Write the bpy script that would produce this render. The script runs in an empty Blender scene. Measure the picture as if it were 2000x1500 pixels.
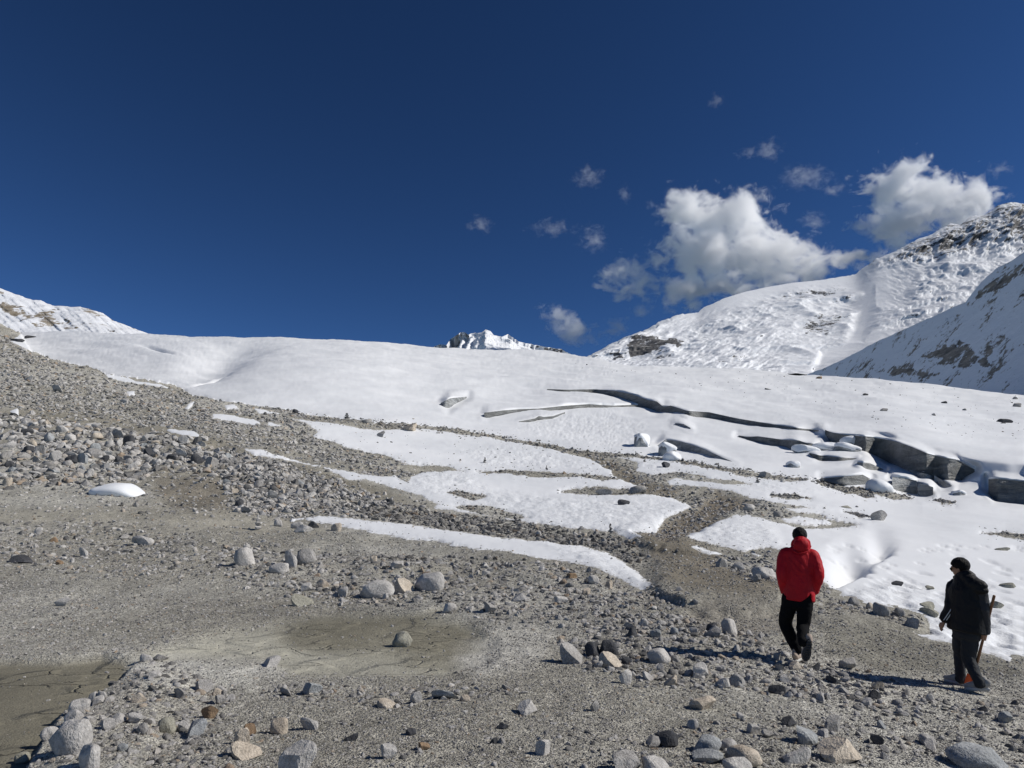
import bpy, bmesh, math, random
import numpy as np
from mathutils import Vector, Matrix, Euler

# ------------------------------------------------------------------ camera
scene = bpy.context.scene
COL = scene.collection
F = 1387.0                      # focal length in photo pixels (2000 x 1500)
CZ = 1.6                        # eye height
PITCH = math.atan2(290.0, F)
SP, CP = math.sin(PITCH), math.cos(PITCH)
cam = bpy.data.cameras.new('camera')
cam.sensor_width = 36.0
cam.lens = F / 2000.0 * 36.0
cam.clip_start = 0.1
cam.clip_end = 30000.0
camo = bpy.data.objects.new('camera', cam)
camo.location = (0, 0, CZ)
camo.rotation_euler = (math.pi / 2 + PITCH, 0, 0)
COL.objects.link(camo)
scene.camera = camo

# ------------------------------------------------------------------ light
SUN_EL = math.radians(38.0)
SUN_FWD = math.radians(-7.0)    # from +x (right) towards +y (away from the camera)
sdir = Vector((math.cos(SUN_EL) * math.cos(SUN_FWD), math.cos(SUN_EL) * math.sin(SUN_FWD), math.sin(SUN_EL)))
world = bpy.data.worlds.new('World')
scene.world = world
world.use_nodes = True
wn = world.node_tree
wn.nodes.clear()
sky = wn.nodes.new('ShaderNodeTexSky')
sky.sky_type = 'NISHITA'
sky.sun_disc = False
sky.sun_elevation = SUN_EL
sky.sun_rotation = math.pi / 2 - SUN_FWD
sky.altitude = 5600.0
sky.air_density = 1.0
sky.dust_density = 0.0
sky.ozone_density = 1.6
bg = wn.nodes.new('ShaderNodeBackground')
bg.inputs['Strength'].default_value = 0.05
wo = wn.nodes.new('ShaderNodeOutputWorld')
gm = wn.nodes.new('ShaderNodeGamma')          # deeper blue of thin high air
gm.inputs['Gamma'].default_value = 1.4
wn.links.new(sky.outputs[0], gm.inputs[0])
hs = wn.nodes.new('ShaderNodeHueSaturation')
hs.inputs['Saturation'].default_value = 1.08
wn.links.new(gm.outputs[0], hs.inputs['Color'])
wn.links.new(hs.outputs[0], bg.inputs[0])
wn.links.new(bg.outputs[0], wo.inputs[0])
sun = bpy.data.lights.new('sun', 'SUN')
sun.energy = 4.4
sun.angle = math.radians(0.53)
sun.color = (1.0, 0.955, 0.885)
suno = bpy.data.objects.new('sun', sun)
suno.rotation_euler = sdir.to_track_quat('Z', 'Y').to_euler()
suno.location = (60, 20, 80)
COL.objects.link(suno)
scene.view_settings.view_transform = 'Standard'
scene.view_settings.look = 'None'
scene.view_settings.gamma = 1.0
scene.view_settings.exposure = 0.0
scene.view_settings.use_curve_mapping = False
scene.render.engine = 'CYCLES'
scene.cycles.max_bounces = 16
scene.cycles.diffuse_bounces = 3
scene.cycles.volume_bounces = 14
scene.cycles.volume_max_steps = 256
scene.cycles.use_denoising = True
scene.cycles.denoising_prefilter = 'ACCURATE'
scene.cycles.sample_clamp_indirect = 4.0

# ------------------------------------------------------------------ helpers
rng = np.random.default_rng(7)
random.seed(7)


def _hash(ix, iy, iz, seed):
    h = (ix * 374761393 + iy * 668265263 + iz * 2147483647 + seed * 974634777) & 0xFFFFFFFF
    h = ((h ^ (h >> 13)) * 1274126177) & 0xFFFFFFFF
    h = (h ^ (h >> 16)) & 0xFFFFFFFF
    return h.astype(np.float64) / 4294967295.0 * 2 - 1


def vnoise(x, y, z=None, seed=0):
    """smooth value noise in -1..1"""
    x = np.asarray(x, float); y = np.asarray(y, float)
    ix = np.floor(x).astype(np.int64); iy = np.floor(y).astype(np.int64)
    fx = x - ix; fy = y - iy
    fx = fx * fx * fx * (fx * (fx * 6 - 15) + 10); fy = fy * fy * fy * (fy * (fy * 6 - 15) + 10)
    if z is None:
        zz = np.zeros_like(ix)
        a = _hash(ix, iy, zz, seed); b = _hash(ix + 1, iy, zz, seed)
        c = _hash(ix, iy + 1, zz, seed); d = _hash(ix + 1, iy + 1, zz, seed)
        return (a * (1 - fx) + b * fx) * (1 - fy) + (c * (1 - fx) + d * fx) * fy
    z = np.asarray(z, float)
    iz = np.floor(z).astype(np.int64); fz = z - iz
    fz = fz * fz * fz * (fz * (fz * 6 - 15) + 10)
    r = 0
    for dz, wz in ((0, 1 - fz), (1, fz)):
        a = _hash(ix, iy, iz + dz, seed); b = _hash(ix + 1, iy, iz + dz, seed)
        c = _hash(ix, iy + 1, iz + dz, seed); d = _hash(ix + 1, iy + 1, iz + dz, seed)
        r = r + wz * ((a * (1 - fx) + b * fx) * (1 - fy) + (c * (1 - fx) + d * fx) * fy)
    return r


def fbm(x, y, z=None, octv=4, seed=0, gain=0.5, lac=2.03, ridged=False):
    s = 0.0; a = 1.0; t = 0.0
    for o in range(octv):
        n = vnoise(x, y, z, seed + o * 17)
        if ridged:
            n = 1 - 2 * np.abs(n)
        s = s + a * n; t += a
        a *= gain
        x = x * lac + 13.7; y = y * lac + 5.1
        if z is not None:
            z = z * lac + 3.3
    return s / t


def poly_sd(u, v, poly, margin=60.0):
    """signed pixel distance (positive inside) of points to a closed polygon; -margin far away"""
    poly = np.asarray(poly, float)
    out = np.full(u.shape, -margin)
    lo = poly.min(0) - margin; hi = poly.max(0) + margin
    sel = (u > lo[0]) & (u < hi[0]) & (v > lo[1]) & (v < hi[1])
    if not sel.any():
        return out
    pu = u[sel]; pv = v[sel]
    best = np.full(pu.shape, 1e9); ins = np.zeros(pu.shape, bool)
    n = len(poly)
    for i in range(n):
        ax, ay = poly[i]; bx, by = poly[(i + 1) % n]
        dx, dy = bx - ax, by - ay
        L = dx * dx + dy * dy + 1e-12
        t = np.clip(((pu - ax) * dx + (pv - ay) * dy) / L, 0, 1)
        d = (pu - ax - t * dx) ** 2 + (pv - ay - t * dy) ** 2
        best = np.minimum(best, d)
        if ay != by:
            c = ((ay > pv) != (by > pv)) & (pu < (bx - ax) * (pv - ay) / (by - ay) + ax)
            ins ^= c
    d = np.sqrt(best)
    out[sel] = np.where(ins, d, -np.minimum(d, margin))
    return out


def sstep(a, b, x):
    t = np.clip((x - a) / (b - a), 0, 1)
    return t * t * (3 - 2 * t)


def rays(u, v):
    """x/y and z/y slopes of the line of sight through photo pixel (u, v)"""
    a = (u - 1000.0) / F; b = (750.0 - v) / F
    dy = CP - b * SP
    return a / dy, (SP + b * CP) / dy


def gsmooth(a, sig, axis):
    if sig <= 0:
        return a
    r = int(sig * 3) + 1
    k = np.exp(-0.5 * (np.arange(-r, r + 1) / sig) ** 2); k /= k.sum()
    pad = [(0, 0)] * a.ndim; pad[axis] = (r, r)
    p = np.pad(a, pad, mode='edge')
    out = np.zeros_like(a)
    n = a.shape[axis]
    for i, w in enumerate(k):
        out += w * np.take(p, range(i, i + n), axis=axis)
    return out


def tag(o, label=None, cat=None, group=None, kind=None):
    if label: o['label'] = label
    if cat: o['category'] = cat
    if group: o['group'] = group
    if kind: o['kind'] = kind
    return o


def mesh_obj(name, verts, faces, mat=None, parent=None, smooth=True, attrs=None, link=True):
    me = bpy.data.meshes.new(name)
    verts = np.ascontiguousarray(verts, dtype=np.float32)
    me.vertices.add(len(verts))
    me.vertices.foreach_set('co', verts.ravel())
    if isinstance(faces, np.ndarray):
        k = faces.shape[1]; n = len(faces)
        me.loops.add(n * k); me.polygons.add(n)
        me.loops.foreach_set('vertex_index', np.ascontiguousarray(faces, dtype=np.int32).ravel())
        me.polygons.foreach_set('loop_start', np.arange(0, n * k, k, dtype=np.int32))
        me.polygons.foreach_set('loop_total', np.full(n, k, dtype=np.int32))
    else:
        tot = np.array([len(f) for f in faces], dtype=np.int32)
        me.loops.add(int(tot.sum())); me.polygons.add(len(faces))
        me.loops.foreach_set('vertex_index', np.array([i for f in faces for i in f], dtype=np.int32))
        me.polygons.foreach_set('loop_start', np.concatenate(([0], np.cumsum(tot)[:-1])).astype(np.int32))
        me.polygons.foreach_set('loop_total', tot)
    me.update(calc_edges=True)
    me.validate()
    if smooth:
        me.polygons.foreach_set('use_smooth', np.ones(len(me.polygons), dtype=bool))
    for an, av in (attrs or {}).items():
        av = np.asarray(av, dtype=np.float32)
        if av.ndim == 1:
            at = me.attributes.new(an, 'FLOAT', 'POINT'); at.data.foreach_set('value', av)
        else:
            at = me.attributes.new(an, 'FLOAT_COLOR', 'POINT')
            at.data.foreach_set('color', np.hstack([av, np.ones((len(av), 1), np.float32)]).ravel())
    if mat: me.materials.append(mat)
    o = bpy.data.objects.new(name, me)
    if link: COL.objects.link(o)
    if parent: o.parent = parent
    return o


def grid_faces(keep, ncol):
    """quads of a grid whose faces are kept where the mask (rows-1, cols-1) is set"""
    r, c = np.nonzero(keep)
    a = r * ncol + c
    return np.stack([a, a + 1, a + 1 + ncol, a + ncol], 1)


def compact(verts, faces, attrs=None):
    used = np.unique(faces)
    mp = np.full(len(verts), -1, dtype=np.int64); mp[used] = np.arange(len(used))
    return verts[used], mp[faces], {k: np.asarray(x)[used] for k, x in (attrs or {}).items()}


# ------------------------------------------------------------------ materials
class NT:
    def __init__(self, name):
        self.m = bpy.data.materials.new(name); self.m.use_nodes = True
        self.t = self.m.node_tree; self.t.nodes.clear()
        self.out = self.t.nodes.new('ShaderNodeOutputMaterial')
    def n(self, typ, **kw):
        nd = self.t.nodes.new('ShaderNode' + typ)
        for k, x in kw.items():
            setattr(nd, k, x)
        return nd
    def l(self, a, b):
        self.t.links.new(a, b)
    def put(self, sock, x):
        if isinstance(x, (int, float)): sock.default_value = x
        elif isinstance(x, (tuple, list)): sock.default_value = tuple(x) + ((1,) if len(x) == 3 and sock.type == 'RGBA' else ())
        else: self.l(x, sock)
    def coord(self): return self.n('TexCoord').outputs['Object']
    def noise(self, vec, scale, detail=4, rough=0.55, dist=0.0):
        q = self.n('TexNoise'); self.l(vec, q.inputs['Vector'])
        q.inputs['Scale'].default_value = scale; q.inputs['Detail'].default_value = detail
        q.inputs['Roughness'].default_value = rough; q.inputs['Distortion'].default_value = dist
        return q.outputs['Fac']
    def voro(self, vec, scale, feature='F1', out='Distance'):
        q = self.n('TexVoronoi', feature=feature); self.l(vec, q.inputs['Vector'])
        q.inputs['Scale'].default_value = scale
        return q.outputs[out]
    def ramp(self, fac, stops, interp='LINEAR'):
        q = self.n('ValToRGB'); self.l(fac, q.inputs[0]); cr = q.color_ramp; cr.interpolation = interp
        while len(cr.elements) < len(stops): cr.elements.new(0.5)
        for e, (p, c) in zip(cr.elements, stops):
            e.position = p; e.color = (c, c, c, 1) if isinstance(c, (int, float)) else tuple(c) + (1,)
        return q.outputs[0]
    def mix(self, fac, a, b, mode='MIX'):
        q = self.n('Mix', data_type='RGBA', blend_type=mode)
        self.put(q.inputs[0], fac); self.put(q.inputs[6], a); self.put(q.inputs[7], b)
        return q.outputs[2]
    def math(self, op, a, b=None, c=None, clamp=False):
        q = self.n('Math', operation=op); q.use_clamp = clamp
        self.put(q.inputs[0], a)
        if b is not None: self.put(q.inputs[1], b)
        if c is not None: self.put(q.inputs[2], c)
        return q.outputs[0]
    def attr(self, name, out='Fac'):
        q = self.n('Attribute'); q.attribute_name = name
        return q.outputs[out]
    def mapping(self, vec, scale=(1, 1, 1), rot=(0, 0, 0), loc=(0, 0, 0)):
        q = self.n('Mapping'); self.l(vec, q.inputs[0])
        q.inputs['Scale'].default_value = scale; q.inputs['Rotation'].default_value = rot; q.inputs['Location'].default_value = loc
        return q.outputs[0]
    def bump(self, h, strength=0.5, dist=0.02, nrm=None):
        q = self.n('Bump'); self.l(h, q.inputs['Height'])
        q.inputs['Strength'].default_value = strength; q.inputs['Distance'].default_value = dist
        if nrm is not None: self.l(nrm, q.inputs['Normal'])
        return q.outputs[0]
    def bsdf(self, color, rough=0.8, normal=None, spec=0.3, **kw):
        q = self.n('BsdfPrincipled')
        self.put(q.inputs['Base Color'], color); self.put(q.inputs['Roughness'], rough)
        q.inputs['Specular IOR Level'].default_value = spec
        if normal is not None: self.l(normal, q.inputs['Normal'])
        for k, x in kw.items():
            self.put(q.inputs[k], x)
        self.l(q.outputs[0], self.out.inputs['Surface'])
        return q


def mat_gravel():
    m = NT('gravel_ground')
    c = m.coord()
    tint = m.attr('tint', 'Color')
    smooth = m.attr('smoothness')          # 1 on dried mud
    big = m.noise(c, 0.35, 5, 0.6)
    fine = m.noise(c, 22, 3, 0.7)
    peb = m.voro(c, 26, out='Color')
    sep = m.n('SeparateColor'); m.l(peb, sep.inputs[0])
    pd = m.voro(c, 26)
    pd2 = m.voro(c, 70)
    pv = m.ramp(sep.outputs[0], [(0.0, 0.66), (0.45, 0.95), (0.8, 1.1), (1.0, 1.4)])
    pv = m.mix(m.math('MULTIPLY', m.math('SUBTRACT', 1.0, smooth), 0.75), (1, 1, 1), pv)
    col = m.mix(1.0, tint, pv, 'MULTIPLY')
    col = m.mix(1.0, col, m.ramp(big, [(0.25, 0.72), (0.75, 1.25)]), 'MULTIPLY')
    fv = m.mix(m.math('MULTIPLY_ADD', smooth, -0.6, 1.0), (1, 1, 1), m.ramp(fine, [(0.3, 0.78), (0.5, 1.0), (0.7, 1.18)]))
    col = m.mix(1.0, col, fv, 'MULTIPLY')
    ns = m.math('SUBTRACT', 1.0, smooth)
    for sc_, lo_, hi_ in ((60, 0.72, 1.28), (17, 0.8, 1.2), (7, 0.9, 1.1)):
        sv = m.n('SeparateColor'); m.l(m.voro(m.mapping(c, (1, 0.8, 1)), sc_, out='Color'), sv.inputs[0])
        sp = m.ramp(sv.outputs[1], [(0.0, lo_), (0.45, 0.95), (0.8, 1.1), (1.0, hi_)])
        col = m.mix(1.0, col, m.mix(m.math('MULTIPLY_ADD', ns, 0.8, 0.12), (1, 1, 1), sp), 'MULTIPLY')
    h = m.math('ADD', m.math('MULTIPLY', pd, -0.22), m.math('MULTIPLY', m.voro(c, 60), -0.3))
    h = m.math('ADD', m.math('MULTIPLY', fine, 0.9), h)
    wv = m.n('VectorMath', operation='MULTIPLY_ADD'); nz = m.n('TexNoise'); m.l(c, nz.inputs['Vector']); nz.inputs['Scale'].default_value = 1.3; nz.inputs['Detail'].default_value = 5
    m.l(nz.outputs['Color'], wv.inputs[0]); wv.inputs[1].default_value = (0.8, 0.8, 0.8); m.l(c, wv.inputs[2])
    cr = m.voro(m.mapping(wv.outputs[0], (0.7, 1.5, 1)), 1.6, 'DISTANCE_TO_EDGE')
    crm = m.ramp(m.noise(c, 1.1, 2), [(0.48, 0.0), (0.56, 1.0)])
    crk = m.math('MULTIPLY', m.ramp(cr, [(0.0, 0.0), (0.03, 1.0)]), m.math('MULTIPLY', smooth, m.math('MULTIPLY', crm, 0.9)))
    hs = m.math('MULTIPLY', h, m.math('MULTIPLY_ADD', smooth, -0.75, 1.0))
    hs = m.math('ADD', hs, crk)
    m.bsdf(col, 0.95, m.bump(hs, 1.0, 0.045), 0.15)
    return m.m


def mat_snow(name='snow', dirt=0.0):
    m = NT(name)
    c = m.coord()
    big = m.noise(c, 0.12, 4)
    mid = m.noise(c, 3.0, 5, 0.6)
    fine = m.noise(c, 28, 3, 0.6)
    rough = m.attr('crust')
    col = m.mix(m.ramp(big, [(0.35, 0.0), (0.7, 1.0)]), (0.71, 0.725, 0.74), (0.79, 0.80, 0.81))
    gr = m.math('MULTIPLY', m.ramp(m.noise(c, 9, 5, 0.7), [(0.60, 0.0), (0.72, 1.0)]), m.math('MULTIPLY', rough, 0.35))
    col = m.mix(gr, col, (0.42, 0.40, 0.37))
    ed = m.attr('dirt')
    dn = m.math('ADD', m.math('MULTIPLY', m.noise(c, 5.5, 6, 0.75), 0.75), m.math('MULTIPLY', ed, 0.26))
    col = m.mix(m.ramp(dn, [(0.53, 0.0), (0.66, 0.85)]), col, (0.27, 0.245, 0.205))
    h = m.math('ADD', m.math('MULTIPLY', mid, m.math('MULTIPLY_ADD', rough, 1.8, 0.04)), m.math('MULTIPLY', fine, m.math('MULTIPLY_ADD', rough, 0.25, 0.05)))
    m.bsdf(col, 0.55, m.bump(h, 0.5, 0.08), 0.2)
    return m.m


def mat_ice(name='glacier_ice', dark=1.0):
    m = NT(name)
    c = m.coord()
    st = m.noise(m.mapping(c, (0.25, 0.25, 2.6), (0.10, 0.05, 0)), 1.0, 6, 0.65, 0.6)
    bl = m.noise(c, 0.5, 5, 0.6)
    ve = m.noise(m.mapping(c, (1.4, 1.4, 0.15)), 1.0, 4, 0.6)
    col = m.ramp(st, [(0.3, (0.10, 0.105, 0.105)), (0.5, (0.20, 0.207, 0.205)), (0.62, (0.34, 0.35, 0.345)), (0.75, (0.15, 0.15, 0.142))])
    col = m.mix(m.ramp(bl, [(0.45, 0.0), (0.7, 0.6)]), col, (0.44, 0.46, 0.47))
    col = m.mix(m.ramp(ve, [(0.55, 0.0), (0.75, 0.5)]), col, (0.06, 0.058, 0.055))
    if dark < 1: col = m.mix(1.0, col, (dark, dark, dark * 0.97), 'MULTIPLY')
    h = m.math('ADD', st, m.math('MULTIPLY', m.noise(c, 4.0, 5, 0.7), 0.6))
    m.bsdf(col, 0.45, m.bump(h, 0.8, 0.25), 0.4)
    return m.m


def mat_mountain(name, rock_a, rock_b, scale):
    m = NT(name)
    c = m.coord()
    rk = m.attr('rock')
    geo = m.n('NewGeometry')
    sz = m.n('SeparateXYZ'); m.l(geo.outputs['Normal'], sz.inputs[0])
    n1 = m.noise(c, scale, 8, 0.68)
    n2 = m.noise(c, scale * 6, 6, 0.7)
    nn = m.math('ADD', m.math('MULTIPLY', n1, 0.6), m.math('MULTIPLY', n2, 0.4))
    thr = m.math('ADD', m.math('MULTIPLY_ADD', rk, -0.34, 0.70), m.math('MULTIPLY', m.math('SUBTRACT', sz.outputs[2], 0.6), 0.18))
    fac = m.math('MULTIPLY', m.math('SUBTRACT', nn, thr), 26.0, clamp=True)
    st = m.noise(m.mapping(c, (1, 1, 3.5)), scale * 2.0, 6, 0.7)
    rc = m.mix(m.ramp(st, [(0.35, 0.0), (0.65, 1.0)]), rock_a, rock_b)
    col = m.mix(fac, (0.72, 0.735, 0.76), rc)
    h = m.math('ADD', n1, m.math('MULTIPLY', n2, 0.5))
    m.bsdf(col, 0.75, m.bump(h, 0.35, 2.2 / scale * 0.05), 0.15)
    return m.m


def mat_rock(name, stops, speck=0.5, use_random=False):
    m = NT(name)
    c = m.n('TexCoord').outputs['Object']
    oi = m.n('ObjectInfo')
    rnd = oi.outputs['Random']
    off = m.n('VectorMath', operation='ADD'); m.l(c, off.inputs[0])
    cmb = m.n('CombineXYZ'); m.l(m.math('MULTIPLY', rnd, 40.0), cmb.inputs[0]); m.l(cmb.outputs[0], off.inputs[1])
    vec = off.outputs[0]
    base = m.ramp(rnd if use_random else m.noise(vec, 1.2, 3), stops)
    pt = m.noise(vec, 2.2, 5, 0.65)
    if use_random:
        tn = m.n('Attribute'); tn.attribute_type = 'INSTANCER'; tn.attribute_name = 'tone'
        base = m.mix(1.0, base, tn.outputs['Color'], 'MULTIPLY')
    sp = m.noise(vec, 16, 2, 0.8)
    col = m.mix(1.0, base, m.ramp(pt, [(0.3, 0.78), (0.7, 1.18)]), 'MULTIPLY')
    col = m.mix(speck, col, m.mix(1.0, col, m.ramp(sp, [(0.35, 0.45), (0.5, 1.0), (0.65, 1.45)]), 'MULTIPLY'))
    h = m.math('ADD', m.math('MULTIPLY', pt, 0.7), m.math('MULTIPLY', sp, 0.25))
    m.bsdf(col, 0.9, m.bump(h, 0.55, 0.12), 0.2)
    return m.m


M = {}
M['gravel'] = mat_gravel()
M['snow'] = mat_snow()
M['ice'] = mat_ice()
M['shaded_ice'] = mat_ice('shaded_ice', 0.5)  # same ice with its colour darkened, standing in for shade on crevasse walls
M['massif'] = mat_mountain('snowy_massif', (0.045, 0.046, 0.05), (0.17, 0.165, 0.16), 0.03)
M['slope'] = mat_mountain('shaded_slope', (0.09, 0.08, 0.07), (0.36, 0.31, 0.25), 0.06)
M['leftmt'] = mat_mountain('scree_mountain', (0.16, 0.13, 0.09), (0.34, 0.30, 0.24), 0.055)
G = lambda x, t=0.0: (x * (1 + t), x, x * (1 - t * 1.3))
M['scatter'] = mat_rock('mixed_stones', [(0.0, G(0.13, .03)), (0.14, G(0.20, .04)), (0.30, G(0.30, .04)), (0.6, G(0.42, .04)), (0.88, G(0.52, .04)), (0.96, (0.42, 0.36, 0.29)), (1.0, (0.34, 0.26, 0.19))], 0.45, True)
M['pale'] = mat_rock('pale_granite', [(0.3, G(0.36, .045)), (0.7, G(0.47, .045))], 0.4)
M['grey'] = mat_rock('grey_stone', [(0.3, G(0.25, .04)), (0.7, G(0.34, .045))], 0.6)
M['dark'] = mat_rock('dark_stone', [(0.3, (0.045, 0.047, 0.052)), (0.7, (0.085, 0.085, 0.09))], 0.4)
M['bluish'] = mat_rock('blue_grey_stone', [(0.3, (0.25, 0.26, 0.265)), (0.7, (0.36, 0.37, 0.37))], 0.5)
M['tan'] = mat_rock('tan_stone', [(0.3, (0.40, 0.34, 0.27)), (0.7, (0.52, 0.46, 0.38))], 0.55)
M['rust'] = mat_rock('rusty_stone', [(0.3, (0.22, 0.15, 0.095)), (0.7, (0.33, 0.235, 0.15))], 0.5)
M['olive'] = mat_rock('olive_grey_stone', [(0.3, (0.25, 0.24, 0.195)), (0.7, (0.36, 0.345, 0.285))], 0.5)

# ------------------------------------------------------------------ terrain layout (photo pixels -> ground positions)
CREST = np.array([(-1400, 420), (-900, 500), (-300, 590), (0, 632), (30, 648), (42, 651), (125, 650), (225, 652), (292, 651), (362, 654), (415, 656), (500, 657.5),
                  (550, 660), (665, 666), (800, 675), (860, 679), (1000, 682.5), (1050, 684), (1100, 690), (1140, 696), (1176, 702), (1200, 710), (1285, 715),
                  (1375, 718), (1488, 724), (1577, 731), (1700, 740), (1850, 757), (2000, 770), (2900, 880), (3600, 960)], float)
# upper edge of the bare moraine against the glacier
MORAINE = [(-1400, 415), (-900, 498), (0, 631), (28, 648), (40, 653), (19, 668), (60, 688), (100, 706), (155, 718), (180, 722), (205, 733), (265, 741), (335, 750), (360, 762), (375, 774),
           (397, 775), (430, 785), (500, 793), (575, 808), (620, 814), (665, 820), (725, 825), (800, 828)]
MB = np.array([(-1400, 420), (0, 632), (40, 655), (60, 688), (100, 706), (155, 718), (205, 733), (265, 741), (335, 750), (375, 774), (430, 785), (500, 793), (620, 814), (725, 825), (800, 828)], float)
VK = np.array([6000, 3000, 2000, 1700, 1500, 1400, 1300, 1200, 1100, 1050, 1000, 950, 900, 850, 800, 750, 700, 650, 600, 500], float)
YM = {
    -1400: [0.6, 1.5, 2.9, 4.0, 5.3, 6.6, 8.8, 13, 18, 21.5, 25, 29, 33.5, 39, 46, 54, 63, 73, 84, 110],
    0: [0.6, 1.5, 2.9, 4.0, 5.35, 6.7, 8.9, 13, 19, 23, 27, 32, 37.5, 43, 50, 58, 67, 79, 92, 120],
    500: [0.6, 1.5, 2.9, 4.0, 5.4, 6.8, 9.0, 13, 19.5, 24, 29, 35, 42, 51, 62, 82, 125, 240, 300, 400],
    1000: [0.6, 1.5, 2.9, 4.0, 5.4, 6.8, 8.9, 12.8, 20, 25.5, 33, 43, 56, 74, 100, 145, 230, 420, 500, 600],
    1500: [0.6, 1.5, 2.9, 4.1, 5.65, 7.3, 9.5, 12.9, 18.8, 24, 31, 41, 54, 73, 105, 170, 340, 500, 600, 700],
    2000: [0.62, 1.6, 3.2, 4.7, 6.5, 8.45, 11.4, 15.6, 22.8, 28, 36, 46.5, 61, 84, 130, 220, 400, 500, 600, 700],
    3600: [0.65, 1.7, 3.4, 4.9, 6.7, 8.6, 11.6, 16.5, 25, 31, 40, 53, 72, 100, 150, 240, 420, 520, 620, 720]}
YG = {-1400: [95, 130, 200, 320, 450], 0: [95, 130, 200, 320, 450], 500: [62, 84, 128, 240, 330]}
VG = np.array([800, 750, 700, 650, 600], float)


def table(cols, vk, U, V):
    us = np.array(sorted(cols))
    ctrl = np.stack([np.interp(V[:, 0] if V.ndim == 2 and False else V0, vk[::-1], np.log(np.array(cols[k], float))[::-1]) for k in us], 1)
    return us, ctrl


du = np.arange(0, 2001, 2.0)
UC = np.concatenate([np.array([-1400, -1100, -850, -650, -480, -350, -250, -180, -130, -90, -60, -35, -15.0]), du, np.array([2015, 2035, 2060, 2090, 2130, 2180, 2250, 2350, 2480, 2650, 2900, 3200, 3600.0])])
NC = len(UC)
crest = np.interp(UC, CREST[:, 0], CREST[:, 1])
crest = crest + 1.2 * vnoise(UC / 37, UC * 0, seed=4) * (UC > 50)
NR = 450
below = np.array([6000, 4400, 3300, 2700, 2300, 2050, 1900, 1800, 1730, 1680, 1640, 1605, 1575, 1550, 1530, 1514.0])
sl = np.linspace(0, 1, NR)
V = np.vstack([np.repeat(below[:, None], NC, 1), 1500 - sl[:, None] * (1500 - crest)[None, :]])
NRT = len(V)
U = np.repeat(UC[None, :], NRT, 0)
NB = len(below)


def field(cols, vk):
    """log-distance over the grid from control columns, smooth across columns"""
    us = np.array(sorted(cols), float)
    fine_v = np.arange(400, 6001, 4.0)
    prof = []
    for k in sorted(cols):
        p = np.interp(fine_v, vk[::-1], np.log(np.array(cols[k], float))[::-1])
        prof.append(gsmooth(p[:, None], 9, 0)[:, 0])
    prof = np.array(prof)
    cu = np.linspace(-1400, 3600, 501)
    w = np.array([np.interp(cu, us, np.eye(len(us))[i]) for i in range(len(us))])
    surf2 = gsmooth(prof.T @ w, 14, 1)
    fu = np.clip((U + 1400) / 10.0, 0, 499.999); fv = np.clip((V - 400) / 4.0, 0, len(fine_v) - 1.001)
    iu = fu.astype(int); iv = fv.astype(int); au = fu - iu; av = fv - iv
    return ((surf2[iv, iu] * (1 - au) + surf2[iv, iu + 1] * au) * (1 - av) + (surf2[iv + 1, iu] * (1 - au) + surf2[iv + 1, iu + 1] * au) * av)


LY = field(YM, VK)
LG = field({k: YG[k] for k in YG} | {1000: list(np.exp(np.interp(VG[::-1], VK[::-1], np.log(YM[1000])[::-1]))[::-1]),
                                     3600: list(np.exp(np.interp(VG[::-1], VK[::-1], np.log(YM[1000])[::-1]))[::-1])}, VG)
vb = np.interp(U, MB[:, 0], MB[:, 1])
beyond = (V < vb) & (U < 800)
wg = 1 - sstep(520, 800, U)
LG = LG * wg + LY * (1 - wg)
LY = np.where(beyond, np.maximum(LY, LG), LY)

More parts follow.
